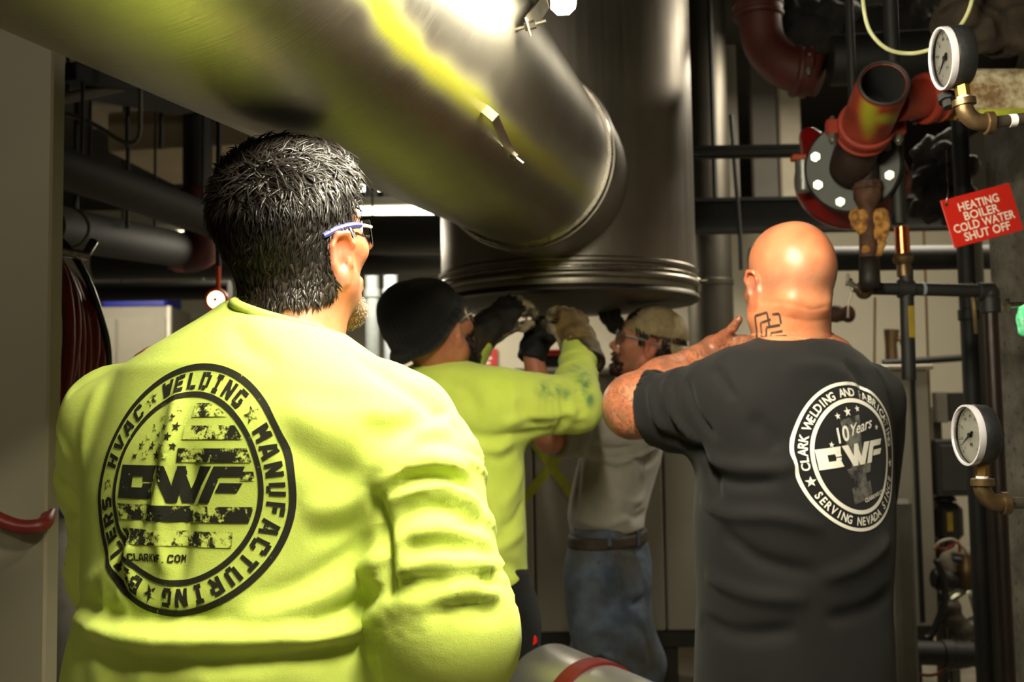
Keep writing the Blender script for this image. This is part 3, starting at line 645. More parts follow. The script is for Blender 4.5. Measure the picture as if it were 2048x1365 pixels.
for x, y, r in ((1706, 432, .014), (1712, 442, .016), (1722, 436, .014), (1752, 436, .018), (1762, 440, .018), (1758, 452, .014), (1764, 470, .009), (1760, 488, .010), (1756, 506, .009), (1722, 460, .012), (1728, 500, .010), (1745, 470, .012), (1765, 455, .009), (1712, 452, .009), (1748, 520, .008)): f.ell(D_(x, y) + (0, -.014, 0), (r, r, r * 1.3), k=.012)
V, Fc = f.mesh(.0035); V = wrinkle(V, Fc, .008, (60, 60, 40), 3); mesh_obj('foam', V, Fc, simple('foam_shreds', (.66, .48, .20), .9, 0, 0, 60, .6, 200, col2=(.40, .24, .12)), rd, 180, label='torn yellow pipe foam')
# black pipe run with copper coupling
rn = thing('pipe_run', 'black iron pipe run turning down beside the concrete column', 'pipe', P(1990, 900, 2.62)); D_ = lambda x, y: P(x, y, 2.64)
xr = D_(1985, 700)[0]
b = MB(); b.tube(bez([D_(1745, 577), D_(1850, 579), D_(1955, 582)], 6) + bez([D_(1965, 583), D_(1980, 590), (xr, 2.64, D_(1985, 606)[2])], 8), .0175, 16); b.build('pipe', blackp, rn, smooth=60)
b = MB(); b.tube([(xr, 2.64, D_(1985, 606)[2]), (xr, 2.64, 0)], .0185, 16); b.build('downpipe', simple('brown_iron', (.15, .105, .085), .45, .4, .3), rn, smooth=50)
for p, d in ((D_(1810, 578), (1, 0, 0)), (D_(1970, 584), (1, 0, 0)), ((xr, 2.64, D_(1985, 612)[2]), (0, 0, 1))): b = MB(); b.lathe(np.array(p) - np.array(d) * .02, d, [(0, .021), (.003, .025), (.04, .025), (.043, .021)], 16); b.build('fitting', blackp, rn)
b = MB(); b.ball(D_(1978, 588), .027, 16); b.build('elbow', blackp, rn, smooth=180)
for x in (1800, 1846): b = MB(); b.lathe(D_(x, 579) - (.004, 0, 0), (1, 0, 0), [(0, .0182), (.008, .0182)], 16); b.build('sealant', simple('blue_white_sealant', (.50, .52, .55), .6), rn)
b = MB(); b.tube([D_(1812, 540), D_(1818, 760)], .018, 16); b.build('riser', blackp, rn, smooth=50)
b = MB(); b.box(D_(1818, 645) + (0, -.017, 0), (.016, .006, .085), bev=.002); b.build('band_label', simple('pipe_yellow', (.55, .46, .06), .5), rn, label='yellow pipe label')
b = MB(); b.tube([D_(1803, 455), D_(1806, 512)], .019, 20); b.build('copper_tube', simple('copper', (.78, .42, .25), .25, 1, .3), rn, smooth=60, label='shiny copper tube')
b = MB(); b.lathe(D_(1806, 508), D_(1810, 560) - D_(1806, 508), [(0, .022), (.01, .028), (.02, .026), (.03, .018), (.045, .020), (.06, .020)], 12); b.build('adapter', brass, rn)
b = MB(); b.tube([D_(1799, 448), (D_(1799, 448)[0], 2.64, ZC)], .019, 14); b.build('riser', blackp, rn, smooth=60)
# ball valve handle hanging
vh = thing('ball_valve', 'small brass valve with a bent steel lever left of the black pipe run', 'valve', D_(1712, 575)); b = MB(); b.tube([D_(1742, 578), D_(1725, 582), D_(1712, 574)], .016, 12); b.ball(D_(1728, 582), .023, 14); b.build('valve_body', brass, vh)
b = MB(); b.tube([D_(1712, 574), D_(1700, 566)], .007, 10); b.cyl(D_(1702, 566), D_(1694, 564), .012, 12); b.build('stem', boltm, vh)
b = MB(); b.tube([D_(1696, 548), D_(1696, 575), D_(1704, 590), D_(1697, 604), D_(1696, 636)], [.005, .005, .003, .003, .004], 8); b.build('lever', simple('pale_lever', (.66, .60, .56), .4, .3), vh, smooth=180)
vv = thing('gate_valve', 'brown gate valve just right of the bald man\'s jaw', 'valve', P(1672, 630, 3.3)); b = MB(); b.tube([P(1640, 634, 3.3), P(1685, 630, 3.3)], .022, 12); b.ball(P(1672, 628, 3.3), .03, 12); b.build('valve_body', rust, vv); b = MB(); b.lathe(P(1686, 630, 3.28), (.4, -1, 0), [(0, .006), (.02, .006), (.02, .028), (.028, .028)], 14); b.build('handwheel', rust, vv); b = MB(); b.tube([P(1640, 634, 3.3), (P(1640, 634, 3.3)[0], 3.3, 0)], .02, 12); b.build('pipe', blackp, vv, smooth=50)
# further verticals
q = P(1940, 700, 3.4); pipe('standpipe', 'thick black standpipe behind the red sign', 'pipe', [(q[0], 3.4, 0), (q[0], 3.4, ZC)], .028, blackp, 20, [((q[0], 3.4, 1.74), (0, 0, 1), .034, .04)])
q = P(1962, 900, 3.9); pipe('standpipe', 'grey standpipe behind the lower gauge', 'pipe', [(q[0], q[1], 0), (q[0], q[1], 2.2)], .040, simple('pipe_dim', (.22, .21, .19), .6), 20)
for i, (x, y0, y1) in enumerate(((1750, 595, 745), (1847, 440, 740))):
    a, c = P(x, y0, 4.9), P(x + (-1 if i == 0 else 3), y1, 4.9); c[2] = ZT + .02 if i == 0 else 0; b = MB(); b.tube([a, c], .006, 8); tag(b.build('brass_rod', simple('dull_brass', (.36, .26, .12), .45, .7), None, base=c), ['thin brass rod under the rusty drop pipe', 'thin brass rod between copper tube and red sign'][i], 'rod')
a, c = P(1766, 727, 4.8), P(1985, 712, 4.8); b = MB(); b.tube([a, c], .017, 12); tag(b.build('cross_rail', blackp, None, base=a), 'thin black rail crossing above the boiler end', 'rail')
pv = thing('drain_valve', 'tall dark bronze valve standing above the boiler end', 'valve', P(1782, 745, 4.85)); b = MB(); b.tube([P(1783, 660, 4.85), P(1782, 690, 4.85), P(1785, 748, 4.85)], [.037, .028, .032], 10); b.build('valve_body', brass, pv); b = MB(); b.tube([P(1790, 680, 4.85), P(1806, 678, 4.85)], .010, 8); b.cyl(P(1806, 672, 4.85), P(1806, 690, 4.85), .016, 8); b.build('nut', brass, pv)
lv = thing('lever', 'long pale brass lever in front of the thick black standpipe', 'valve', P(1950, 660, 3.3)); b = MB(); b.tube([P(1942, 572, 3.37), P(1947, 600, 3.35), P(1952, 668, 3.35)], [.006, .008, .006], 8); b.build('arm', simple('pale_brass', (.62, .54, .36), .4, .5), lv, smooth=180); b = MB(); b.ball(P(1940, 572, 3.37), .014, 10); b.build('knob', boltm, lv)

# ================================================================ gauges
def text_obj(name, txt, size, o, ex, ey, mat, parent, bold=.02, sx=1., depth=.0006, shear=0, align='l'):
    V2, F2 = font_mesh(txt, size, bold, shear); xs_ = [v[0] for v in V2]; w_ = max(xs_) - min(xs_); off = -min(xs_) - (w_ / 2 if align == 'c' else 0); n = np.cross(ex, ey)
    return mesh_obj(name, [o + ex * (x + off) * sx + ey * y + n * depth for x, y in V2], F2, mat, parent, 0)
def gauge(label, c, nrm, r, depth, Lstem, pts, rpipe):
    nrm = np.array(nrm, float); nrm /= np.linalg.norm(nrm); o = thing('pressure_gauge', label, 'gauge', c); up = np.array([0, 0, 1.]); up -= nrm * (up @ nrm); up /= np.linalg.norm(up); ex = np.cross(up, nrm)
    b = MB(); b.lathe(c, -nrm, [(0.004, r * .93), (0, r * .95), (.004, r), (depth * .5, r * 1.0), (depth * .9, r * .98), (depth, r * .93)], 48, cap=(False, True)); b.build('case', simple('gauge_case', (.085, .085, .09), .45, 0, .3, 30, .3, 120), o)
    b = MB(); b.lathe(c + nrm * .0005, nrm, [(-.002, r * .90), (.0, r * .90), (.004, r * .94), (.004, r * 1.0), (0, r * 1.01), (-.006, r * 1.0)], 48, cap=(False, False)); b.build('bezel', simple('clear_bezel', (.68, .66, .68), .2, .2, .05, bump=0), o, smooth=50)
    fc = c - nrm * .006; b = MB(); b.lathe(fc, nrm, [(-.002, r * .93), (0, r * .93)], 48, cap=(False, True)); b.build('dial', simple('dial_white', (.80, .79, .77), .5, 0, .05, bump=0), o, smooth=0, label='white dial')
    blk = simple('dial_black', (.05, .05, .05), .5)
    for k in range(41):
        a = R_(225 - 270 * k / 40); L = .11 if k % 5 == 0 else .06; d = ex * math.cos(a) + up * math.sin(a); s = np.cross(nrm, d) * (.0006 if k % 5 else .0010); p0, p1 = fc + nrm * .0004 + d * r * .86, fc + nrm * .0004 + d * r * (.86 - L)
        mesh_obj('tick', [p0 - s, p1 - s, p1 + s, p0 + s], [(0, 3, 2, 1)], blk, o, 0)
    for k in range(9):
        a = R_(225 - 270 * k / 8); d = ex * math.cos(a) + up * math.sin(a); text_obj('numeral', str(k * 20), r * .15, fc + d * r * .63 - up * r * .05, ex, up, blk, o, .01, align='c')
    text_obj('lettering', 'PSI', r * .17, fc - up * r * .38, ex, up, blk, o, .01, align='c')
    a = R_(210); d = ex * math.cos(a) + up * math.sin(a); s = np.cross(nrm, d); b = MB(); b.tube([fc + nrm * .003 - d * r * .2, fc + nrm * .003 + d * r * .7], [.0022, .0006], 6); b.cyl(fc, fc + nrm * .005, .004, 12); b.build('needle', blk, o)
    t = NT('gauge_glass') if 'gauge_glass' not in MATS else None
    if t: t.b.inputs['Transmission Weight'].default_value = 1; t.b.inputs['Roughness'].default_value = .02; t.b.inputs['IOR'].default_value = 1.2; t.color((1, 1, 1, 1)); MATS['gauge_glass'] = t.m
    b = MB(); b.lathe(c + nrm * .001, nrm, [(0, r * .90), (.0015, r * .90)], 48); b.build('glass', MATS['gauge_glass'], o, smooth=35)
    m = c - nrm * depth * .62; lo = m - up * r; b = MB(); b.hexa(lo + up * .006, lo - up * .016, .011); b.build('socket', simple('brass_socket', (.55, .42, .2), .4, .8), o)
    b = MB(); b.cyl(lo - up * .014, lo - up * .024, .0095, 16); b.build('seal_tape', simple('white_tape', (.85, .84, .82), .7), o)
    e0 = lo - up * .022; pl_ = [e0, e0 - up * .018, e0 - up * .034 + np.array([.012, 0, 0]), e0 - up * .038 + np.array([.036, 0, 0])]
    b = MB(); b.tube(bez(pl_, 15), .0135, 16); b.lathe(e0 + up * .002, -up, [(0, .015), (.001, .018), (.011, .018), (.012, .015)], 16); q = pl_[-1]; b.lathe(q - np.array([.008, 0, 0]), (1, 0, 0), [(0, .015), (.001, .018), (.011, .018), (.012, .014)], 16); b.build('elbow', brass, o, smooth=60)
    b = MB(); b.tube([q] + [np.array(p, float) for p in pts(q)], rpipe, 14); b.build('pipe', simple('grey_iron', (.32, .29, .26), .4, .6, .3), o, smooth=50)
    return o, q
gc = P(1886, 117, 1.56); g1, q1 = gauge('upper pressure gauge with black case at the top right', gc, (-1, .05, -.1), .0490, .036, .03, lambda q: [q + (.055, 0, .006), q + (.35, 0, .03)], .0095)
for dx_ in (.030, .072): b = MB(); b.lathe(q1 + (dx_, 0, dx_ * .1), (1, 0, .08), [(0, .0102), (.011, .0102)], 14); b.build('seal_tape', simple('white_tape', (.85, .84, .82), .7), g1)
b = MB(); b.hexa(q1 + (.084, 0, .008), q1 + (.105, 0, .010), .016); b.build('union', brass, g1)
b = MB(); w_ = P(1893, 190, 1.6); b.lathe(w_, (0, -.3, -1), [(0, .015), (.012, .015), (.012, .009), (.024, .009)], 8); b.build('vent_knob', bk, g1)
g2, q2 = gauge('lower pressure gauge with black case beside the concrete column', P(1936, 871, 1.60), (-1, -.03, 0), .0485, .032, .03, lambda q: [q + (.35, 0, .0)], .0095)
# anchor bolt and green mesh at the right edge
ab = thing('anchor_bolt', 'steel bolt sticking in from the right edge', 'bolt', P(2020, 612, 1.7)); b = MB(); b.cyl(P(2014, 611, 1.7), P(2300, 606, 1.7), .0055, 14); b.lathe(P(2009, 611, 1.7), (1, 0, 0), [(0, .008), (.001, .0125), (.005, .0125), (.007, .007)], 6); b.build('shank', rim_m, ab)
f = Field(); f.ell(P(2052, 640, 1.7), (.016, .016, .028), k=.01); V, Fc = f.mesh(.0025); V = wrinkle(V, Fc, .005, (90, 90, 60), 2)
tag(mesh_obj('green_netting', V, Fc, simple('green_net', (.10, .60, .38), .6, 0, 0, 150, .5, 300, col2=(.45, .65, .55)), None, 180, base=P(2052, 640, 1.7)), 'scrap of bright green netting at the right edge', 'netting')
# cable
b = MB(); b.tube(bez([P(1722, -60, 1.95), P(1728, 20, 1.95), P(1742, 66, 1.95), P(1775, 98, 1.95), P(1820, 107, 1.95), P(1868, 96, 1.9), P(1905, 70, 1.9), P(1932, 34, 1.9), P(1946, -10, 1.9), P(1950, -70, 1.9)], 60), .0042, 8); tag(b.build('cable', simple('cream_cable', (.62, .62, .45), .5), None, smooth=180, base=P(1728, 20, 1.95)), 'cream cable hanging in a loop left of the upper gauge', 'cable')
# ================================================================ the red sign
c_ = [P(1880, 402, 2.28), P(1909, 497, 2.28), P(2046, 457, 2.30), P(2019, 369, 2.30)]
sc_ = sum(c_) / 4; ex_ = (c_[2] - c_[1] + c_[3] - c_[0]); ex_ /= np.linalg.norm(ex_); up_ = (c_[0] - c_[1] + c_[3] - c_[2]); up_ -= ex_ * (up_ @ ex_); up_ /= np.linalg.norm(up_); nn_ = np.cross(ex_, up_)
SW, SH = np.linalg.norm(c_[2] - c_[1]), np.linalg.norm(c_[0] - c_[1])
sign = thing('sign', 'tilted red sign reading HEATING BOILER COLD WATER SHUT OFF', 'sign', sc_)
b = MB(); b.box(sc_, (SW, SH, .003), np.stack([ex_, up_, nn_], 1), .001); b.build('plate', simple('sign_red', (.72, .12, .07), .4, 0, .08, 8, .03), sign)
wm = simple('sign_white', (.86, .80, .74), .5, 0, .05, bump=0)
for txt, y, sx, sz in (('HEATING', .225, .98, .235), ('BOILER', .022, .98, .235), ('COLD WATER', -.18, .98, .235), ('SHUT OFF', -.385, .98, .235)):
    V2, F2 = font_mesh(txt, SH * sz, .018); xs_ = [v[0] for v in V2]; w_ = (max(xs_) + min(xs_)) / 2; ww = max(xs_) - min(xs_); tw = {'HEATING': .58, 'BOILER': .50, 'COLD WATER': .88, 'SHUT OFF': .66}[txt] * SW
    k = tw / ww; mesh_obj('lettering', [sc_ + ex_ * (x - w_) * k + up_ * (yy * 1.02 + y * SH - .035 * SH) + nn_ * .0022 for x, yy in V2], F2, wm, sign, 0)
hp_ = c_[0] + ex_ * .012 - up_ * .012; b = MB(); b.tube(bez([hp_, hp_ + (0, -.004, .012), P(1896, 382, 2.28), P(1894, 350, 2.3), P(1892, 300, 2.34)], 12), .0012, 6); b.build('wire', rim_m, sign, smooth=180)
b = MB(); b.lathe(hp_ - nn_ * .001, nn_, [(0, .0042), (.0032, .0042)], 12); b.build('hole', simple('gap_black', (.03, .03, .03), .9), sign, smooth=0)

# ================================================================ clutter beyond the boiler end, lower right
def bxt(name, label, cat, c, size, mat, rz=0., bev=.006, extra=None):
    o = thing(name, label, cat, np.array(c) - (0, 0, size[2] / 2)); b = MB(); b.box(c, size, RZ(rz), bev); b.build('case', mat, o)
    b = MB(); b.box((c[0], c[1] + size[1] / 2 + .02, c[2] / 2), (.04, .035, c[2]), bev=.003); b.build('post', simple('strut_grey', (.25, .24, .22), .6), o)
    if extra: extra(o, np.array(c))
    return o
E1 = 4.9
bxt('junction_box', 'dark grey wall box behind the lower gauge', 'box', P(1906, 935, E1), (.21, .12, .27), simple('dark_box', (.14, .135, .14), .6), 0, .006, lambda o, c: (MB().box(c + (0, -.062, 0), (.17, .008, .22), bev=.003).build('cover', simple('dark_box2', (.17, .165, .17), .5), o)))
def gas(o, c):
    MB().box(c + (-.01, -.078, .005), (.028, .006, .09), bev=.001).build('yellow_label', simple('pipe_yellow', (.55, .46, .06), .5), o); b = MB(); b.lathe(c + (0, 0, .10), (0, 0, 1), [(0, .06), (.02, .05), (.025, .02)], 20); b.build('dome', bk, o)
bxt('valve_actuator', 'black rounded actuator with an upright yellow label right of the boiler', 'box', P(1890, 1043, 4.95), (.14, .15, .185), bk, 0, .03, gas)
bxt('relay_box', 'small grey relay with a black cover above the lower gauge', 'box', P(1880, 815, 5.25), (.06, .06, .16), simple('relay_grey', (.33, .31, .27), .6), 0, .004, lambda o, c: MB().box(c + (.07, 0, 0), (.08, .08, .15), bev=.004).build('cover', bk, o))
pipe('gas_pipe', 'black pipe crossing low right with a bronze cock', 'pipe', [P(1866, 1158, 4.4), P(1998, 1168, 4.4)], .038, blackp, 20, [(P(1880, 1159, 4.4), (1, 0, 0), .048, .04), (P(1970, 1166, 4.4), (1, 0, 0), .046, .02)])
ck = thing('gas_cock', 'bronze cock with a dark handle on the low black pipe', 'valve', P(1935, 1150, 4.38)); b = MB(); b.lathe(P(1935, 1175, 4.38), (0, 0, 1), [(0, .03), (.02, .042), (.09, .042), (.11, .03), (.14, .028)], 14); b.build('body', brass, ck); b = MB(); b.box(P(1935, 1122, 4.38), (.13, .03, .022), RY(.1), .006); b.build('handle', simple('navy_handle', (.10, .12, .20), .5), ck)
pipe('return_pipe', 'thick black pipe with an elbow at the foot of the boiler', 'pipe', bez([P(1795, 1305, 4.3), P(1900, 1308, 4.3), P(1965, 1308, 4.3)], 4) + bez([P(1975, 1306, 4.3), P(1990, 1290, 4.3), P(1992, 1240, 4.3)], 6), .050, blackp, 24, [(P(1895, 1308, 4.3), (1, 0, 0), .058, .05), (P(1960, 1308, 4.3), (1, 0, 0), .060, .05)])
f = Field(); rs = np.random.RandomState(12)
for i in range(9): f.ell(P(1885 + 90 * rs.rand(), 1105 + 34 * rs.rand(), 4.62 + .1 * rs.rand()), .03 + .04 * rs.rand(3), k=.01)
V, Fc = f.mesh(.009); tag(mesh_obj('pipe_lagging', V, Fc, simple('pale_lagging', (.46, .43, .37), .9, 0, .3, 20, .6, 60), None, 180, base=V.mean(0)), 'pale lumpy lagging over the bronze cock', 'insulation')
pr = thing('regulator', 'cluster of grey regulator castings low behind the black pipe', 'valve', P(1930, 1240, 4.6)); f = Field()
for x, y, r in ((1900, 1215, .05), (1905, 1240, .055), (1925, 1262, .06), (1955, 1250, .05), (1972, 1266, .06), (1985, 1236, .045), (1900, 1195, .03)): f.ell(P(x, y, 4.62), (r, r, r * .8), k=.02)
V, Fc = f.mesh(.009); mesh_obj('casting', V, Fc, simple('casting_grey', (.30, .28, .25), .5, .5, .4, 20, .4), pr, 180)
for i, (x, y, a) in enumerate(((1884, 1190, .5), (1900, 1200, .9), (1955, 1228, -.3))):
    b = MB(); c = P(x, y, 4.5); b.cyl(c, c + np.array([math.sin(a), -.2, math.cos(a)]) * .09, .018, 10, .003); b.build('stem', boltm, pr)
for i, (pts, col, lb) in enumerate((([(1868, 1100), (1880, 1085), (1905, 1080), (1925, 1095), (1935, 1110)], (.50, .46, .38), 'tan wire loop above the lagging'), ([(1870, 1092), (1890, 1100), (1915, 1085), (1920, 1105)], (.48, .12, .08), 'red wire beside the tan wire loop'), ([(1872, 1120), (1885, 1150), (1890, 1200), (1866, 1265), (1850, 1280)], (.05, .05, .05), 'black hose drooping beside the boiler end'), ([(1820, 1345), (1860, 1352), (1895, 1340), (1930, 1325)], (.45, .15, .10), 'thin red wire on the floor by the boiler'), ([(1890, 1340), (1930, 1335), (1960, 1330), (1985, 1345)], (.42, .44, .5), 'thin blue-grey wire on the floor by the boiler'))):
    b = MB(); b.tube(bez([P(x, y, 4.35) for x, y in pts], 24), .007 if i != 2 else .016, 8); tag(b.build('wire', simple('wire%d' % i, col, .5), None, smooth=180, base=P(*pts[0], 4.35)), lb, 'wire')
ys = [(1987, 1085, 1165), (1996, 1300, 1365)]
# pale standing sheet behind the bald man's back
a = P(1806, 1010, 3.7); b = MB(); b.box((a[0], 3.72, .5 * (P(1800, 1000, 3.7)[2])), (.075, .05, P(1800, 1000, 3.7)[2]), bev=.015); tag(b.build('roll_of_paper', simple('pale_roll', (.40, .385, .35), .6), None, base=(a[0], 3.72, 0)), 'pale upright roll behind the bald man\'s back', 'roll')

# ================================================================ hose coil, left
hose_m = simple('dark_red_hose', (.44, .12, .09), .4, 0, .3, 8, .1); hoseb = simple('black_hose', (.035, .045, .042), .35)
hk = thing('hose_coil', 'coil of dark red hose hanging behind the beige panel at the left', 'hose', P(100, 500, 1.95))
hkf = P(70, 500, 1.92)
b = MB(); b.tube([(hkf[0] - .06, 1.775, hkf[2] + .02), (hkf[0] - .02, 1.90, hkf[2] + .01), (hkf[0] + .02, 2.1, hkf[2] + .015), (hkf[0] + .03, 2.12, hkf[2] + .05)], .010, 10); b.build('hook', rim_m, hk, smooth=180)
rs = np.random.RandomState(3)
for i in range(8):
    cx, sx, top, bot = 70 + 6 * rs.rand(), 60 + 9 * i + 6 * rs.rand(), 482 + 6 * i, 840 + 150 * rs.rand()
    if i == 7: bot = 1000
    pts = []
    for k in range(33):
        a = 2 * math.pi * k / 32; Y = 1.98 + .018 * i + .10 * math.cos(a); wv = math.sin(a); x = cx + sx * wv * (1 + .05 * math.sin(2 * a)); y = (top + bot) / 2 - (bot - top) / 2 * math.cos(a); pts.append(P(x, y, Y))
    b = MB(); b.tube(pts, .0125, 12, cap=False); b.build('loop', hose_m, hk, smooth=180)
b = MB(); b.tube(bez([P(-40, 1022, 1.68), P(30, 1052, 1.68), P(80, 1052, 1.69), P(97, 1030, 1.74), P(100, 980, 1.86), P(90, 900, 1.95)], 40), .0125, 12); b.build('tail', hose_m, hk, smooth=180)
hb_ = thing('hose', 'single black hose hanging in a loop outside the red coil', 'hose', P(110, 500, 2.1)); b = MB(); b.tube(bez([P(80, 478, 2.06), P(120, 480, 2.1), P(165, 540, 2.12), P(200, 630, 2.14), P(217, 720, 2.15), P(205, 860, 2.15), P(160, 960, 2.12), P(90, 990, 2.08), P(40, 900, 2.05), P(30, 640, 2.05), P(80, 478, 2.06)], 70), .0075, 10, cap=False); b.build('loop', hoseb, hb_, smooth=180)
b = MB(); b.tube(bez([(P(60, 412, 2.9)[0], 2.9, ZC), (P(60, 412, 2.9)[0], 2.9, 2.4), P(70, 412, 2.9), P(120, 410, 2.9), P(160, 425, 2.9), P(178, 455, 2.9), P(165, 485, 2.9), P(140, 500, 2.9)], 30), .005, 8); tag(b.build('cable', simple('grey_cable', (.36, .35, .30), .5), None, smooth=180, base=P(120, 410, 2.9)), 'grey cable curling above the hose coil', 'cable')
b = MB(); b.tube(bez([P(90, 222, 3.4), P(140, 230, 3.4), P(190, 250, 3.4), P(270, 285, 3.4), (P(280, 285, 3.4)[0], 3.4, 2.6), (P(280, 285, 3.4)[0], 3.4, ZC)], 24), .008, 8); tag(b.build('cable', simple('grey_cable', (.36, .35, .30), .5), None, smooth=180, base=P(140, 230, 3.4)), 'thin cable sagging under the left ceiling', 'cable')

# ================================================================ dim overhead services, left
D5 = 4.5; dk = simple('dark_lagging', (.10, .092, .08), .7, 0, .3, 8, .3, 30)
def beam_box(name, label, cat, p, q, Y1_, Y2_, wd, h, mat):
    a, c = P(*p, Y1_), P(*q, Y2_); d = c - a; L = np.linalg.norm(d); M = frame(d); b = MB(); b.box((a + c) / 2, (wd, h, L), M, .006); return tag(b.build(name, mat, None, base=(a + c) / 2), label, cat)
beam_box('soffit_duct', 'pale flat duct slanting out behind the dark spiky hair', 'duct', (285, 302), (660, 282), 5.3, 5.2, .75, .20, simple('pale_duct', (.62, .56, .45), .6, 0, .15, 4))
beam_box('cable_tray', 'dark tray crossing just under the left ceiling', 'tray', (90, 150), (400, 210), 3.3, 4.1, .25, .06, simple('tray_black', (.06, .055, .05), .8))
0 and beam_box('steel_beam', 'slanting dark beam over the hose coil', 'beam', (60, 300), (470, 400), 3.2, 4.4, .12, .20, simple('beam_brown', (.10, .09, .075), .8))
for i, (p, q, Ya, Yb, r, lb) in enumerate((((60, 312), (470, 458), 3.1, 4.2, .068, 'lagged dark pipe slanting toward the spiky hair'), ((90, 452), (352, 498), 3.7, 4.72, .085, 'dark lagged pipe ending at the red elbow at left'), ((190, 530), (900, 520), 5.05, 5.15, .075, 'dark pipe crossing behind the front man\'s neck'), ((700, 470), (930, 470), 5.0, 4.9, .10, 'broad black pipe under the far lamp'), ((90, 205), (300, 160), 3.3, 3.6, .02, 'thin grey conduit under the left ceiling'), ((90, 385), (200, 380), 3.8, 3.9, .02, 'thin black conduit over the grey cable'), ((190, 585), (460, 580), 5.2, 5.2, .05, 'dark pipe over the white cabinet'))):
    op_ = pipe('overhead_pipe', lb, 'pipe', [P(*p, Ya), P(*q, Yb)], r, simple('grey_conduit', (.32, .29, .23), .6) if i == 4 else dk, 24)
    for tq in ((.36,) if i == 2 else (.2, .8)):
        pq_ = P(*p, Ya) * (1 - tq) + P(*q, Yb) * tq; b = MB(); b.tube([pq_ + (0, 0, r * .9), (pq_[0], pq_[1], ZC)], .006, 6); b.build('hanger', blackp, op_)
for i, (x, y, Y) in enumerate(((255, 235, 3.9), (322, 240, 4.1), (255, 400, 4.1), (150, 420, 3.9))):
    p = P(x, y, Y); b = MB(); b.tube([p - (0, 0, .12), (p[0], p[1], ZC)], .009, 8); tag(b.build('hanger_rod', blackp, None, base=p), ['dark rod under the left ceiling, nearer the panel', 'dark rod under the left ceiling, nearer the hair', 'dark rod above the red elbow', 'dark rod above the grey cable'][i], 'rod')
# pale ceiling tiles between the services
tile = simple('ceiling_tile', (.62, .58, .52), .9, 0, .12, 12, .4, 60)
for i, (x, y, Y, sx, sy, lb) in enumerate(((150, 125, 4.0, 1.3, .55, 'pale ceiling board beside the panel top'), (300, 238, 5.6, .62, .5, 'small pale ceiling board between the left rods'), (400, 232, 5.2, .55, .45, 'pale ceiling board against the big duct'), (330, 85, 5.6, .6, .5, 'pale ceiling board high behind the big duct'))):
    p = P(x, y, Y); b = MB(); b.box(p, (sx, sy, .03), RZ(.35), .004); tag(b.build('ceiling_board', tile, None, base=p), lb, 'board')
    for s in (-1, 1): pass
# red elbow with clamp
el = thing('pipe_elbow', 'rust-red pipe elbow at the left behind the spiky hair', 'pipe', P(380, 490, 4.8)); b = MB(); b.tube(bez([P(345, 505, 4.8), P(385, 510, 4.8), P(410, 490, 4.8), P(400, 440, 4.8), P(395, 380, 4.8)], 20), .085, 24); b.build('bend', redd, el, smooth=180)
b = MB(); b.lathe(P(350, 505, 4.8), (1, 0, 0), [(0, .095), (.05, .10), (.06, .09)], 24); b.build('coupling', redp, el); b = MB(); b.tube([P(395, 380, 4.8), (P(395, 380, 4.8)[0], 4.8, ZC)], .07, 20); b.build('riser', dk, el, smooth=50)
# round orange warning lamp
ol = thing('warning_lamp', 'round glowing lamp in an orange ring left of the front man\'s neck', 'lamp', P(432, 598, 4.0)); c = P(432, 600, 4.0)
b = MB(); b.lathe(c + (0, .05, 0), (0, -1, 0), [(0, .02), (.01, .042), (.04, .048), (.05, .044), (.05, .034)], 28, cap=(True, False)); b.build('shell', simple('orange_shell', (.95, .33, .07), .4), ol); b = MB(); b.ball(c + (0, .004, 0), (.036, .014, .036), 20); b.build('lens', emis('lamp_glow', (1., .90, .70), 4.5), ol, smooth=180)
b = MB(); b.ball(c + (0, -.012, 0), (.009, .004, .009), 10); b.build('centre', simple('orange_shell', (.95, .33, .07), .4), ol, smooth=180); b = MB(); b.tube([c + (0, .03, .04), c + (0, .03, .16)], .010, 8); b.build('bracket', simple('orange_shell', (.95, .33, .07), .4), ol, smooth=50); b = MB(); b.tube([c + (0, .03, .14), (c[0], c[1] + .03, ZC)], .012, 8); b.build('stem', blackp, ol, smooth=50)
# white cabinet, blue drum, far things
wc = thing('cabinet', 'tall off-white cabinet standing far back at the left', 'cabinet', P(200, 1160, 8.3)); c = P(232, 900, 8.3); zt = P(232, 614, 8.3)[2]; wd_ = P(333, 900, 8.3)[0] - P(130, 900, 8.3)[0]
wht = simple('off_white_enamel', (.52, .50, .45), .5, 0, .05)
b = MB(); b.box((c[0], 8.6, zt / 2 + .02), (wd_, .6, zt - .04), bev=.01); b.build('body', wht, wc); b = MB(); b.box((c[0] - wd_ * .25, 8.29, zt / 2), (wd_ * .48, .02, zt - .2), bev=.006); b.build('door', wht, wc); b = MB(); b.box((c[0] + wd_ * .25, 8.29, zt / 2), (wd_ * .48, .02, zt - .2), bev=.006); b.build('door', wht, wc)
b = MB(); b.box((c[0] + wd_ / 2 + .015, 8.3, zt / 2), (.035, .05, zt), bev=.006); b.build('edge_trim', simple('white_trim', (.85, .83, .76), .4), wc)
dr = thing('drum', 'bright blue plastic drum behind the hose coil', 'drum', (P(112, 900, 5.2)[0], 5.2, 0)); c = np.array([P(112, 900, 5.2)[0], 5.2, 0]); blue = simple('blue_plastic', (.10, .16, .62), .35, 0, .2)
b = MB(); b.lathe(c + (0, 0, .95), (0, 0, 1), [(0, .20), (.02, .22), (.18, .22), (.20, .235), (.22, .22), (.45, .22), (.47, .235), (.49, .22), (.68, .22), (.71, .20)], 32); b.build('barrel', blue, dr); b = MB(); b.lathe(c + (0, 0, .0), (0, 0, 1), [(0, .16), (.02, .17), (.91, .17), (.95, .16)], 24); b.build('stand', simple('stand_pale', (.46, .45, .42), .6), dr)
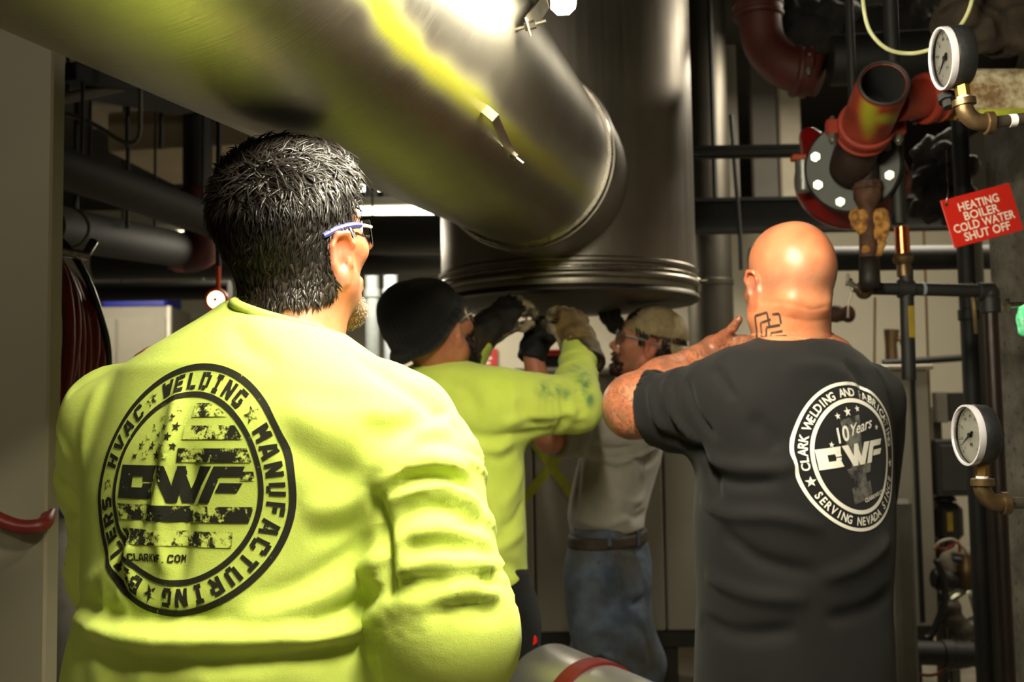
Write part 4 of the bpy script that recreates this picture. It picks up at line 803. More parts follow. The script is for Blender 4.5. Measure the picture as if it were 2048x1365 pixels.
bb_ = thing('blue_bin', 'dark blue bin on the far shelf above the white cabinet', 'bin', P(285, 606, 8.0)); b = MB(); b.box((P(285, 606, 8.6)[0], 8.6, zt + .10), (.55, .4, .2), bev=.02); b.build('box', blue, bb_)
# silver tank at the bottom
tk = thing('steel_tank', 'silver cylindrical tank with a red band low in front of the boiler', 'tank', (.2, 2.2, 0)); a0, a1 = np.array([.07, 2.30, .800]), np.array([.225, 2.04, .79]); d = a1 - a0; L = np.linalg.norm(d); rt_ = .115
b = MB(); b.lathe(a0, d, [(-.05, .06), (-.03, .10), (0, rt_), (L, rt_), (L + .03, .11), (L + .045, .06)], 48); b.build('shell', steel('tank_steel', (.78, .77, .75), .32, (1, 1, 1), 30, .04, metal=.8), tk, smooth=50)
b = MB(); b.lathe(a0 + d * .50, d, [(0, rt_ + .001), (.002, rt_ + .006), (.045, rt_ + .006), (.047, rt_ + .001)], 48, cap=(False, False)); b.build('band', simple('band_red', (.40, .08, .06), .5), tk, smooth=50)
for t_ in (.15, .85):
    p = a0 + d * t_; b = MB(); b.box((p[0], p[1], .345), (.16, .05, .69), RZ(-.5), .005); b.build('cradle', simple('stand_black', (.06, .06, .06), .7), tk)

# ================================================================ people: shared anatomy
def head_field(jaw=1., nose=1., brow=1., ears=1., chin_beard=0., ez=-.012):
    f = Field()
    f.ell((0, -.018, .034), (.0735, .092, .080), k=.02)
    f.ell((0, -.045, .012), (.064, .064, .066), k=.03)
    f.ell((0, .030, .045), (.062, .058, .062), k=.03)          # forehead
    f.ell((0, .035, -.030), (.055, .052, .078), k=.03)         # face block
    for s in (-1, 1):
        f.cone((s * .050 * jaw, .000, -.060), (s * .012, .072, -.101), .021, .018, k=.03)   # jaw line
        f.cone((s * .052, -.005, -.025), (s * .051 * jaw, .002, -.062), .022, .021, k=.03)
        f.ell((s * .042, .058, -.022), (.022, .022, .018), k=.025)                          # cheekbone
        f.cone((s * .058, .035, -.012), (s * .066, -.005, -.008), .009, .008, k=.02)        # zygomatic arch
    f.ell((0, .078, -.103), (.022, .017, .018), k=.02)
    f.cone((-.030, .079, .020), (.030, .079, .020), .0105 * brow, k=.02)
    for s in (-1, 1):
        f.ell((s * .031, .099, -.001), (.019, .017, .013), k=.014, op='s')
        f.ell((s * .031, .074, -.002), .0145, k=.006)
        f.cone((s * .020, .0865, .0045), (s * .042, .080, .003), .0035, .003, k=.004)       # upper lid
        f.cone((s * .021, .0855, -.0085), (s * .041, .080, -.008), .003, .0025, k=.004)     # lower lid
        f.ell((s * .012 * nose, .098, -.042), (.0085, .011, .008), k=.008)                  # nostril wing
        f.ell((s * .0065, .104, -.0485), (.0032, .0045, .004), k=.003, op='s')
    f.cone((0, .086, .006), (0, .112 * (1 + .05 * (nose - 1)), -.034), .0075, .0098 * nose, k=.014)
    f.ell((0, .090, -.066), (.026, .013, .017), k=.014)
    f.cone((-.019, .094, -.0635), (.019, .094, -.0635), .0048, k=.006); f.ell((0, .1005, -.0628), (.010, .005, .0045), k=.006)
    f.cone((-.016, .0935, -.0735), (.016, .0935, -.0735), .0058, k=.006); f.ell((0, .0985, -.0738), (.012, .0055, .005), k=.006)
    f.cone((-.024, .096, -.0683), (0, .1035, -.0683), .0016, k=.003, op='s'); f.cone((.024, .096, -.0683), (0, .1035, -.0683), .0016, k=.003, op='s')
    f.ell((0, .094, -.086), (.020, .006, .005), k=.008, op='s')
    for s in (-1, 1):                                          # ears: shell, rim, lobe, bowl, tragus
        E = RZ(s * R_(-24)) @ RX(R_(-10)); c = np.array([s * .0765, -.010, ez])
        L = lambda x, y, z: c + E @ (np.array([s * x, y, z]) * ears)
        f.ell(L(0, 0, 0), (.0055, .0165, .029), R=E, k=.008)
        rim = [L(.001, .012, -.002), L(.006, .014, .016), L(.009, .004, .029), L(.010, -.010, .026), L(.010, -.018, .010), L(.007, -.014, -.012), L(.003, -.004, -.026)]
        f.chain(rim, [.003, .0036, .004, .004, .0038, .0034, .004], k=.004)
        f.ell(L(.004, .003, -.028), (.004, .0075, .009), R=E, k=.006)
        f.ell(L(.0095, -.001, .006), (.0065, .0095, .015), R=E, k=.004, op='s')
        f.ell(L(.008, .001, -.008), (.0075, .008, .009), R=E, k=.004, op='s')
        f.ell(L(.003, .012, -.008), (.004, .005, .007), R=E, k=.004)
    return f
def hand_prims(f, W, R, sc=1., thick=0., curl=(35, 45, 30), splay=6, mirror=1, thumb=(35, 20, 25), tcurl=20, k=.006, curls=None, cuff=None):
    # wrist W; local +Z towards the fingertips, +X (times mirror) the thumb side, +Y the palm side
    M = np.array(R); W = np.array(W, float)
    T = lambda p: W + M @ (np.array([p[0] * mirror, p[1], p[2]]) * sc)
    th = thick
    for x, r in ((.028, .0135), (.010, .0145), (-.010, .014), (-.027, .0125)):
        f.cone(T((x * .62, 0, .008)), T((x, 0, .086)), (.0165 + th) * sc, (r + th) * sc, k=.02)
    f.cone(T((.020, .010, .012)), T((.040, .012, .048)), (.016 + th) * sc, (.0145 + th) * sc, k=.016)
    spec = [(.029, (.043, .025, .021), .0094), (.0100, (.047, .029, .022), .0097), (-.0095, (.043, .027, .021), .0092), (-.0275, (.034, .020, .018), .0082)]
    tips = []
    for i, (x, ln, r) in enumerate(spec):
        cu = curls[i] if curls else curl; p = np.array([x, 0, .088]); a = 0; sp = R_(splay) * (1.4 - i) / 1.4
        for j in range(3):
            a += R_(cu[j]); d = np.array([math.sin(sp) * math.cos(a), math.sin(a), math.cos(a) * math.cos(sp)])
            q = p + d * ln[j]; f.cone(T(p), T(q), (r + th - .0009 * j) * sc, (r + th - .0009 * (j + 1)) * sc, k=k if j == 0 else .004)
            p = q
        tips.append(T(p))
    ax, ay, _ = [R_(v) for v in thumb]
    d = np.array([math.sin(ax), math.sin(ay), math.cos(ax)]); d /= np.linalg.norm(d); p = np.array([.040, .012, .046])
    for j, (l, r) in enumerate(((.034, .0112), (.027, .0100))):
        q = p + d * l; f.cone(T(p), T(q), (r + th) * sc, (r + th - .0012) * sc, k=.008 if j == 0 else .004); p = q
        d = d @ RY(R_(tcurl)); d = d / np.linalg.norm(d)
    tips.append(T(p)); return tips
def merge(parts):
    V = []; Fc = []; o = 0
    for v, f in parts: V.append(v); Fc.append(f + o); o += len(v)
    return np.concatenate(V), np.concatenate(Fc)
def skin_mat(name, base, red, stub, tatt=False, rough=.42):
    t = NT(name); a = t.sep(t.attr('tint'))
    n1 = t.noise(26, 4, .6); n2 = t.noise(140, 3, .6)
    c = t.mix(t.ramp(n1, [(.35, (0, 0, 0, 1)), (.7, (1, 1, 1, 1))]), srgb(base), srgb(red))
    c = t.mix(t.math('MULTIPLY', n2, .35), c, srgb(red))
    c = t.mix(t.math('MULTIPLY', a[1], .6), c, srgb((.72, .30, .20)))
    sp = t.ramp(t.noise(900, 2, .6), [(.35, (.2, .2, .2, 1)), (.62, (1, 1, 1, 1))])
    c = t.mix(t.math('MULTIPLY', t.math('MULTIPLY', a[0], sp), .75), c, srgb(stub))
    if tatt:
        na_ = t.noise(30, 3, .55, None, 1.2); nb_ = t.noise(16, 2, .5, None, 2.0)
        l1 = t.ramp(na_, [(.42, (0, 0, 0, 1)), (.46, (1, 1, 1, 1)), (.51, (0, 0, 0, 1)), (.56, (0, 0, 0, 1)), (.585, (1, 1, 1, 1)), (.61, (0, 0, 0, 1))])
        l2 = t.ramp(nb_, [(.46, (0, 0, 0, 1)), (.49, (1, 1, 1, 1)), (.52, (0, 0, 0, 1))])
        sh = t.ramp(t.noise(24, 3, .5), [(.45, (.12, .12, .12, 1)), (.62, (.75, .75, .75, 1))])
        m = t.math('MAXIMUM', t.math('MAXIMUM', l1, t.math('MULTIPLY', l2, .8)), sh)
        c = t.mix(t.math('MULTIPLY', t.math('MULTIPLY', m, a[2]), .85), c, srgb((.15, .18, .18)))
    t.color(c); t.set(Roughness=rough, Specular_IOR_Level=.45)
    t.b.inputs['Subsurface Weight'].default_value = .12; t.b.inputs['Subsurface Radius'].default_value = (1, .3, .15); t.b.inputs['Subsurface Scale'].default_value = .006
    t.bump(t.noise(420, 3, .6), .22, .002); return t.m
def cloth_mat(name, col, dark=None, rough=.92, weave=900, var=.10, sheen=.25, fuzz=.35, stain=None):
    t = NT(name); c = srgb(col); d = srgb(dark) if dark else tuple(v * (1 - var) for v in c[:3]) + (1,)
    cc = t.mix(t.ramp(t.noise(7, 4, .6), [(.35, (0, 0, 0, 1)), (.7, (1, 1, 1, 1))]), d, c)
    cc = t.mix(t.math('MULTIPLY', t.noise(weave * .5, 2, .6), .22), cc, tuple(v * .55 for v in c[:3]) + (1,))
    if stain:
        a = t.sep(t.attr('tint')); nn = t.ramp(t.noise(34, 5, .65), [(.38, (.15, .15, .15, 1)), (.62, (1, 1, 1, 1))])
        cc = t.mix(t.math('MULTIPLY', t.math('MULTIPLY', a[0], nn), .85), cc, srgb(stain))
    t.color(cc); t.set(Roughness=rough, Specular_IOR_Level=.2)
    t.b.inputs['Sheen Weight'].default_value = sheen; t.b.inputs['Sheen Roughness'].default_value = .6
    h = t.math('ADD', t.noise(weave, 2, .7), t.math('MULTIPLY', t.noise(95, 4, .65), 1.1))
    t.bump(h, fuzz, .0016); return t.m
def trousers(joints, rad, waist, yaw):
    f = Field(); f.loft(waist, yaw, k=.04)
    for hip, knee, ank in joints:
        f.chain([hip, knee, ank], rad, k=.05)
    return f
def boots(parent, feet, col, mat):
    for ank, dirv in feet:
        f = Field(); d = np.array([dirv[0], dirv[1], 0.]); d /= np.linalg.norm(d); a = np.array(ank)
        g = np.array([a[0], a[1], .045])
        f.cone(a + (0, 0, .06), g + (0, 0, .015), .052, .046, k=.03); f.cone(g - d * .05, g + d * .13, .040, .038, k=.03, flat=None)
        f.ell(g + d * .16, (.045, .045, .034), k=.03); f.plane_cut((0, 0, .004), (0, 0, -1))
        V, Fc = f.mesh(.012); V[:, 2] = np.maximum(V[:, 2], 0.001)
        mesh_obj('boot', V, Fc, mat, parent, 180)
def glasses(parent, T, tint_temple, y0=.0, name='safety_glasses', dark=None):
    # wrap-round lens, temples; T maps head-local to world
    V = []; Fc = []; n = 24; m = 8
    for lay in (0, 1):
        for i in range(n + 1):
            a = -1 + 2 * i / n
            for j in range(m + 1):
                b = -1 + 2 * j / m; x = a * .066; y = .108 - .034 * abs(a) ** 2.6 + (.002 if lay else 0)
                hgt = .021 * (1 - .35 * abs(a) ** 4); nb = .010 * max(0, 1 - abs(a) / .22) if b < 0 else 0
                V.append(T((x, y, .000 + b * (hgt - nb) - (0.002 if b < 0 else 0))))
    L = (n + 1) * (m + 1)
    for i in range(n):
        for j in range(m):
            q = [i * (m + 1) + j, (i + 1) * (m + 1) + j, (i + 1) * (m + 1) + j + 1, i * (m + 1) + j + 1]
            Fc.append(q[::-1]); Fc.append([k + L for k in q])
    g = NT(name + '_lens'); g.b.inputs['Transmission Weight'].default_value = 1; g.b.inputs['Roughness'].default_value = .03; g.b.inputs['IOR'].default_value = 1.15
    g.color((.95, .97, .97, 1)); g.b.inputs['Specular IOR Level'].default_value = .8
    lens = mesh_obj(name, V, Fc, g.m, parent, 60, label='clear wrap-around lens')
    cl = simple(name + '_arm', (.75, .77, .75) if dark is None else dark, .25, 0, .05, bump=0)
    for s in (-1, 1):
        b = MB(); pts = [T((s * .066, .076, .006)), T((s * .073, .055, .007)), T((s * .080, .030, .006))]
        b.tube(pts, [.0022, .0024, .0024], 8); b.build('temple', cl, lens)
        b = MB(); pts = bez([T((s * .080, .034, .0065)), T((s * .0815, .012, .006)), T((s * .081, -.016, .002)), T((s * .078, -.040, -.006))], 12)
        b.tube(pts, [.0042] * (len(pts) - 1) + [.0032], 8); b.build('temple_tip', tint_temple, lens)
    return lens

# ================================================================ the man in front, lime long sleeve shirt
LIME = (.80, .86, .40)
def px_rows(rows, Y, yaw):
    out = []
    for y, xl, xr, b, *rest in rows:
        yy = Y + (rest[0] if rest else 0); a, c = P(xl, y, yy), P(xr, y, yy); out.append(((a + c) / 2, (c[0] - a[0]) / 2, b))
    return out
def headT(c, Rm, s=1.):
    c = np.array(c); return lambda p: c + Rm @ (np.array(p, float) * s)
def head_mesh(hf, c, Rm, s, neck, res=.0032, zlo=-.20):
    # neck: world cones joined into the head's own field before meshing
    inv = lambda p: (Rm.T @ (np.array(p) - c)) / s
    for a, b, r1, r2 in neck: hf.cone(inv(a), inv(b), r1 / s, r2 / s, k=.035)
    V, Fc = hf.mesh(res, lo=(-.2, -.2, zlo), hi=(.2, .2, .2)); V = smooth_v(V, Fc, 1, .4); return V, Fc
def hair_tufts(V, Fc, N, mask, spec, n, seed, wbase=.0022):
    # V, N head-local; spec(p) -> (length, flow direction, lift, grey); returns quads strip mesh with tint
    rs = np.random.RandomState(seed); cand = np.where(mask > .25)[0]; pick = cand[rs.randint(0, len(cand), n)]
    OV = []; OF = []; OT = []
    for i in pick:
        p = V[i] + rs.normal(0, .0012, 3); nn = N[i]; L, fl, lift, grey = spec(p, nn); L *= rs.uniform(.65, 1.2)
        fl = fl + rs.normal(0, .32, 3); fl = fl - nn * (fl @ nn); fl /= np.linalg.norm(fl) + 1e-9
        d = fl + nn * lift * rs.uniform(.6, 1.3); d /= np.linalg.norm(d); side = np.cross(d, nn); side /= np.linalg.norm(side) + 1e-9
        bend = -nn * lift * .55 + fl * .2; w0 = wbase * rs.uniform(.6, 1.3); o = len(OV); g = max(0, min(1, grey + rs.normal(0, .12)))
        for j in range(4):
            t = j / 3.; c = p + nn * .001 + d * L * t + bend * L * t * t; ww = w0 * (1 - t) ** .7 + .0001
            OV += [c - side * ww, c + nn * ww * .7, c + side * ww]; OT += [(g, t, 0)] * 3
        for j in range(3):
            a = o + 3 * j
            OF += [(a, a + 1, a + 4, a + 3), (a + 1, a + 2, a + 5, a + 4)]
    return np.array(OV), np.array(OF), np.array(OT)
def hair_mat(name, dark, light, grey):
    t = NT(name); a = t.sep(t.attr('tint')); c = t.mix(t.math('MULTIPLY', a[1], .5), srgb(dark), srgb(light)); c = t.mix(a[0], c, srgb(grey))
    t.color(c); t.set(Roughness=.5, Specular_IOR_Level=.14); t.b.inputs['Coat Weight'].default_value = .15; return t.m

m1 = thing('person', 'nearest man, dark spiky hair, lime shirt with a large black round emblem on its back', 'person', (-.30, 1.22, 0))
Y1 = 1.22; HC1 = P(594, 480, 1.25); HR1 = RZ(R_(-30)) @ RX(R_(9)) @ RY(R_(-3)); HS1 = .955; T1 = headT(HC1, HR1, HS1)
yaw1 = R_(-30)
rows1 = [(598, 462, 622, .050), (622, 425, 645, .058), (655, 352, 668, .070), (690, 278, 712, .086), (730, 208, 768, .100), (775, 168, 828, .110), (830, 150, 862, .122), (900, 142, 845, .130),
         (980, 142, 808, .134), (1080, 145, 790, .135), (1180, 146, 784, .138), (1235, 140, 784, .146), (1290, 128, 782, .150), (1365, 110, 780, .150), (1520, 100, 780, .150)]
L1 = px_rows([(y, a, b, c, (-.0 if y > 640 else .02)) for y, a, b, c in rows1], Y1, yaw1)
shR1 = P(822, 862, 1.16); elR1 = P(898, 1245, 1.10); wrR1 = P(828, 1395, 1.36)
shL1 = P(222, 842, 1.30); elL1 = P(222, 1150, 1.44); wrL1 = P(300, 1290, 1.66)
sf = Field().loft(L1, yaw1, k=.04, ex=2.2)
sf.cone(shR1, P(852, 955, 1.14), .056, .061, k=.05).cone(P(852, 955, 1.14), P(872, 1110, 1.11), .061, .061, k=.03).cone(P(872, 1110, 1.11), elR1, .061, .062, k=.04).cone(elR1, wrR1, .061, .045, k=.05)
sf.cone(shL1, P(216, 960, 1.36), .058, .056, k=.05).cone(P(216, 960, 1.36), elL1, .054, .050, k=.04).cone(elL1, wrL1, .050, .040, k=.04)
sf.cone(P(905, 1290, 1.12), P(870, 1420, 1.22), .062, .052, k=.04)
nkc = P(564, 632, 1.215); ncn = np.array([math.sin(R_(17)), -.12, math.cos(R_(17))]); ncn /= np.linalg.norm(ncn)
sf.cut(nkc, ncn, .084, k=.012); sf.cone(nkc - ncn * .05, nkc + ncn * .05, .050, k=.01, op='s')
V, Fc = sf.mesh(.0058); V = smooth_v(V, Fc, 2, .5)
V = wrinkle(V, Fc, .006, (6, 6, 9), 3)
FOLDS1 = [
    # armpit fan and upper sleeve
    ([(752, 992), (800, 945), (865, 925), (940, 945)], 13, 15), ([(760, 1010), (830, 985), (905, 985), (962, 1020)], 12, 13),
    ([(745, 975), (790, 905), (850, 868), (905, 860)], 9, 16), ([(757, 985), (764, 1060), (772, 1140), (782, 1200)], -15, 12),
    ([(762, 1000), (815, 962), (880, 952), (950, 985)], -9, 10), ([(770, 1040), (840, 1012), (900, 1018), (960, 1050)], -8, 11),
    ([(820, 1075), (880, 1060), (930, 1070), (985, 1090)], 7, 11), ([(780, 1150), (850, 1128), (920, 1122), (990, 1130)], 8, 11),
    ([(785, 1175), (840, 1160), (905, 1160)], -6, 10), ([(800, 1100), (860, 1092), (940, 1105)], -6, 10),
    ([(880, 1195), (940, 1180), (1000, 1185)], 7, 10), ([(850, 1235), (920, 1215), (1000, 1225)], -5, 12), ([(960, 1150), (975, 1165), (1000, 1160)], -6, 9),
    # shoulder crease
    ([(700, 700), (760, 745), (830, 790), (890, 830)], -6, 16), ([(862, 838), (880, 828), (900, 822)], -6, 7), ([(720, 850), (780, 870), (840, 868)], -5, 18),
    # waist bunches
    ([(150, 1232), (200, 1262), (280, 1282), (400, 1285), (560, 1282), (680, 1262), (775, 1230)], 15, 17),
    ([(165, 1285), (260, 1322), (420, 1322), (600, 1310), (770, 1290)], -11, 13), ([(150, 1195), (220, 1232), (330, 1240), (470, 1238)], -7, 13),
    ([(470, 1240), (580, 1215), (680, 1170), (760, 1110)], 7, 16), ([(500, 1210), (620, 1160), (720, 1090), (765, 1040)], -5, 15),
    ([(590, 1270), (690, 1225), (770, 1180)], -8, 12), ([(160, 1180), (230, 1130), (290, 1060)], 5, 16),
    ([(275, 1080), (262, 1140), (285, 1190)], 8, 10), ([(255, 1060), (240, 1120), (255, 1180)], -6, 9),
    # back: vertical soft folds through the print
    ([(360, 760), (345, 850), (322, 950), (300, 1060), (275, 1150)], 5, 14), ([(318, 900), (300, 980), (282, 1050)], -5, 10),
    ([(390, 900), (378, 1000), (368, 1090), (350, 1180)], -6, 13), ([(330, 1000), (322, 1080), (330, 1150)], 5, 10),
    ([(120, 800), (170, 760), (230, 730)], -5, 14), ([(130, 960), (150, 1010), (140, 1060)], -5, 12), ([(205, 760), (175, 850), (165, 950)], 4, 18),
    ([(560, 880), (640, 930), (720, 960)], -5, 20), ([(560, 800), (640, 850), (730, 880)], 4, 22), ([(600, 1020), (680, 1010), (750, 985)], 5, 18), ([(610, 1075), (690, 1065), (755, 1030)], -4, 14),
    ([(460, 640), (500, 700), (560, 730)], -4, 18),
]
V = creases(V, Fc, [shR1, P(872, 1110, 1.11), elR1, wrR1], .095, .0050, 22, 5, 2); V = creases(V, Fc, [shL1, elL1], .085, .005, 20, 5, 7); V = creases(V, Fc, [P(150, 1265, 1.12), P(450, 1290, 1.1), P(770, 1265, 1.12)], .075, .005, 3, 11, 9)
V = folds(V, Fc, FOLDS1, 1.05, .78); V = smooth_v(V, Fc, 1, .3)
lime = cloth_mat('lime_knit', LIME, (.76, .83, .35), sheen=.05)
shirt1 = mesh_obj('shirt', V, Fc, lime, m1, 180); S1V, S1F = V, Fc
# ribbed collar band
nkc = P(564, 632, 1.215); ncn = np.array([math.sin(R_(17)), -.12, math.cos(R_(17))]); ncn /= np.linalg.norm(ncn)
cf_ = np.stack([np.cross([0, 1., 0], ncn), np.cross(ncn, np.cross([0, 1., 0], ncn)), ncn], 1)
b = MB(); ring = [nkc + cf_ @ RZ(R_(-20)) @ np.array([.060 * math.cos(a), .056 * math.sin(a), .0]) for a in np.linspace(0, 2 * math.pi, 33)]
b.tube(ring, .0072, 8, cap=False); b.build('collar', lime, m1, smooth=180)
# head, neck and the body under the clothes: one mesh
hf = head_field(jaw=1.06, nose=1., ears=1.02, ez=-.033)
nkb = nkc + np.array([0, 0.0, -.07])
V, Fc = head_mesh(hf, HC1, HR1, HS1, [(T1((0, -.028, -.055)), nkb, .056, .066), (T1((.0, -.01, -.08)), nkb + RZ(yaw1) @ np.array([0, .02, 0]), .050, .06)], zlo=-.26)
V[:, 1] = np.where(V[:, 1] < -.02, -.02 + (V[:, 1] + .02) * .86, V[:, 1]); N = normals(V, Fc)
x, y, z = V.T
ax = np.abs(x)
hl = np.interp(y, [-.2, -.03, -.012, .004, .018, .035, .055, .075, .2], [-.098, -.085, -.050, -.022, -.006, .022, .050, .066, .08])
hair = np.clip((z - hl) / .012, 0, 1); hair[(ax > .076) & (y > -.038) & (y < .02) & (z < .006)] = 0
earm = (ax > .074) & (y < .01) & (y > -.045) & (z > -.065) & (z < .01)
stub = np.clip((-.040 - z + .25 * (y - .02)) / .02, 0, 1) * np.clip((y + .01) / .03, 0, 1) * np.clip((z + .15) / .03, 0, 1)
napes = np.clip((z - hl + .03) / .03, 0, 1) * (y < -.01) * (z < -.02)
Wd = V * HS1 @ HR1.T + HC1
bf = Field().loft([(c, w_, d_) for c, w_, d_ in L1[4:]], yaw1, grow=-.016, k=.04)
bf.chain([shR1, P(856, 1000, 1.13), elR1, wrR1], [.034, .034, .034, .030], k=.03).chain([shL1, elL1, wrL1], [.042, .036, .028], k=.03)
hipc = np.array(L1[-2][0]); hipc[2] = .93; fwd1 = RZ(yaw1) @ np.array([0, 1., 0]); rt1 = RZ(yaw1) @ np.array([1., 0, 0])
legs1 = []
for s in (-1, 1):
    hp = hipc + rt1 * s * .09 + (0, 0, -.02); kn = hp + fwd1 * .02 + rt1 * s * .02; kn[2] = .50; an = kn + rt1 * s * .02 - fwd1 * .02; an[2] = .09; legs1.append((hp, kn, an)); bf.chain([hp, kn, an], [.075, .055, .04], k=.04)
bf.cone(nkb, hipc + (0, 0, .25), .06, .07, k=.05)
hands = Field()
hf1 = RZ(R_(-20))
hand_prims(bf, wrR1 + np.array([-.03, .05, -.0]), frame((-.75, .6, .1), (0, 0, 1)) , 1., curl=(30, 40, 25), mirror=1)
hand_prims(bf, wrL1 + np.array([.02, .03, .0]), frame((.8, .5, .1), (0, 0, 1)), 1., curl=(30, 40, 25), mirror=-1)
bV, bF = bf.mesh(.0085)
AV, AF = merge([(Wd, Fc), (bV, bF)]); tint = np.zeros((len(AV), 3)); nh = len(Wd)
tint[:nh, 0] = np.maximum(stub * .55, napes * .7); tint[:nh, 1] = earm * .8
body1 = mesh_obj('body', AV, AF, skin_mat('tanned_skin', (.64, .42, .30), (.60, .34, .22), (.42, .38, .34)), m1, 180, attrs={'tint': tint})
# hair: scalp layer and locks
sel = hair > 0; keep = sel[Fc].all(1); used = np.unique(Fc[keep]); mp = -np.ones(len(V), int); mp[used] = np.arange(len(used))
thick = .0025 + .0055 * np.clip((z[used] + .03) / .08, 0, 1)
hb = V[used] + N[used] * (hair[used] * thick)[:, None]
def spec1(p, nn):
    top = max(0, min(1, (p[2] - .02) / .06))
    swirl = np.array([p[1] + .035, -p[0], 0]) * 6
    fl = np.array([0, .55, .10]) * top + np.array([0, -.35, -1.]) * (1 - top) + swirl * top * .8 + np.array([.25 * np.sign(p[0]), 0, 0]) * top
    if p[1] > .02 and p[2] > .03: fl = fl + np.array([0, .3, .9])
    return .014 + .030 * top, fl, .42 + .55 * top, .22 * max(0, min(1, (-.02 - p[2]) / .05)) + (.35 if (p[1] > .0 and p[2] < .03) else 0)
hV_ = V + N * (hair * (.0015 + .0050 * np.clip((z + .03) / .08, 0, 1)))[:, None]
tV, tF, tT = hair_tufts(hV_, Fc, N, hair, spec1, 12000, 11, .0023)
HV, HF = merge([(hb, mp[Fc[keep]]), (tV, tF)]); ht = np.concatenate([np.zeros((len(hb), 3)), tT])
ht[:len(hb), 0] = .3 * np.clip((-.02 - V[used][:, 2]) / .05, 0, 1)
mesh_obj('hair', HV * HS1 @ HR1.T + HC1, HF, hair_mat('dark_hair', (.04, .03, .025), (.09, .068, .052), (.24, .20, .165)), m1, 180, attrs={'tint': ht}, label='short dark spiky hair')
# grey chin stubble hairs
cm = np.clip((-.085 - z) / .01, 0, 1) * (y > .045) * (z > -.13)
def spec1b(p, nn): return .006, np.array([0, .3, -.8]), .9, .9
tV, tF, tT = hair_tufts(V, Fc, N, cm, spec1b, 700, 5, .0006)
mesh_obj('beard', tV * HS1 @ HR1.T + HC1, tF, hair_mat('grey_beard', (.40, .35, .30), (.5, .45, .4), (.60, .55, .48)), m1, 180, attrs={'tint': tT}, label='short grey chin stubble')
for s in (-1, 1):
    b = MB(); b.tube([T1((s * .016, .0895, .021)), T1((s * .030, .0895, .0245)), T1((s * .046, .080, .022))], [.003, .0036, .002], 6); b.build('eyebrow', simple('brow_hair', (.16, .12, .09), .7), m1, smooth=180)
glasses(m1, T1, simple('blue_temple', (.22, .24, .50), .35, 0, .1, bump=0))
# dark trousers and boots
denim_dark = cloth_mat('black_work_denim', (.065, .065, .07), weave=1200, sheen=.03)
tf = trousers(legs1, [.100, .080, .070], [(hipc + (0, 0, -.08), .17, .12), (hipc, .175, .125), (hipc + (0, 0, .10), .165, .12)], yaw1)
V2, F2 = tf.mesh(.013); mesh_obj('trousers', V2, F2, denim_dark, m1, 180)
bootm = simple('boot_leather', (.12, .09, .07), .6)
boots(m1, [(l[2], fwd1) for l in legs1], None, bootm)

# ================================================================ second man: black knit hat, lime shirt, heavy gloves
def eyes(parent, T, iris=(.25, .18, .12)):
    for s in (-1, 1):
        b = MB(); b.ball(T((s * .031, .0755, -.002)), .0128, 16); e = b.build('eyeball', simple('eye_white', (.82, .80, .76), .25, 0, .05, bump=0), parent, smooth=180)
        b = MB(); b.ball(T((s * .031, .0835, -.002)), .0062, 12); b.build('iris', simple('iris_brown', iris, .2, 0, .3, bump=0), e, smooth=180)
m2 = thing('person', 'man in a black knit hat and plain lime shirt working with raised leather gloves', 'person', (P(905, 900, 2.5)[0], 2.5, 0))
yaw2 = R_(-24); HC2 = P(870, 662, 2.5); HR2 = RZ(R_(-42)) @ RX(R_(24)) @ RY(R_(-6)); T2 = headT(HC2, HR2, 1.)
L2 = px_rows([(722, 838, 925, .056, .03), (740, 805, 975, .078), (765, 775, 1012, .094), (810, 765, 1032, .108), (880, 772, 1040, .118), (960, 778, 1048, .122), (1050, 785, 1050, .122), (1130, 795, 1052, .126), (1215, 805, 1062, .132)], 2.5, yaw2)
shR2, elR2, wrR2 = P(1005, 806, 2.44), P(1150, 812, 2.52), P(1158, 690, 2.72)
shL2, elL2, wrL2 = P(805, 800, 2.60), P(900, 795, 2.84), P(972, 660, 2.86)
f = Field().loft(L2, yaw2, k=.04)
f.cone(shR2, elR2, .086, .062, k=.06).cone(elR2, wrR2, .060, .043, k=.04).cone(shL2, elL2, .076, .056, k=.06).cone(elL2, wrL2, .055, .042, k=.04)
hem2 = np.array(L2[-1][0]); f.cut(hem2 + (0, 0, .0), (0.08, 0, -1), .3)
f.cone(hem2 + (0, 0, -.05), hem2 + (0, 0, .05), .115, k=.004, op='s')
V, Fc = f.mesh(.0085); V = smooth_v(V, Fc, 2, .5); V = wrinkle(V, Fc, .006, (7, 7, 9), 20)
V = creases(V, Fc, [shR2, elR2, wrR2], .09, .006, 18, 5, 4)
V = folds(V, Fc, [([(905, 850), (960, 875), (1040, 870), (1120, 858)], -9, 13), ([(930, 885), (980, 905), (1030, 880)], 9, 12), ([(1035, 800), (1055, 840), (1100, 850)], -7, 11),
    ([(1000, 850), (1060, 835), (1110, 830), (1180, 810)], 8, 12), ([(960, 900), (1000, 920), (1035, 905)], -7, 10), ([(1000, 1060), (1030, 1040), (1048, 1000)], -7, 12),
    ([(960, 1110), (1010, 1090), (1050, 1060)], 8, 14), ([(985, 1140), (1020, 1130), (1050, 1150)], -7, 12), ([(1010, 1165), (1040, 1160), (1055, 1175)], 6, 12),
    ([(880, 760), (930, 780), (960, 830)], -5, 18), ([(1130, 780), (1160, 770), (1185, 780)], -7, 10), ([(1120, 810), (1150, 835), (1180, 830)], 6, 11), ([(1130, 740), (1160, 745), (1188, 738)], 4, 10),
    ([(985, 760), (1010, 790), (1015, 850)], -5, 12), ([(940, 950), (980, 1000), (990, 1060)], 6, 20), ([(1045, 930), (1030, 980), (1000, 1020)], 6, 15),
    ([(930, 710), (960, 705), (985, 690)], 5, 10), ([(935, 690), (955, 680), (975, 675)], -5, 9)])
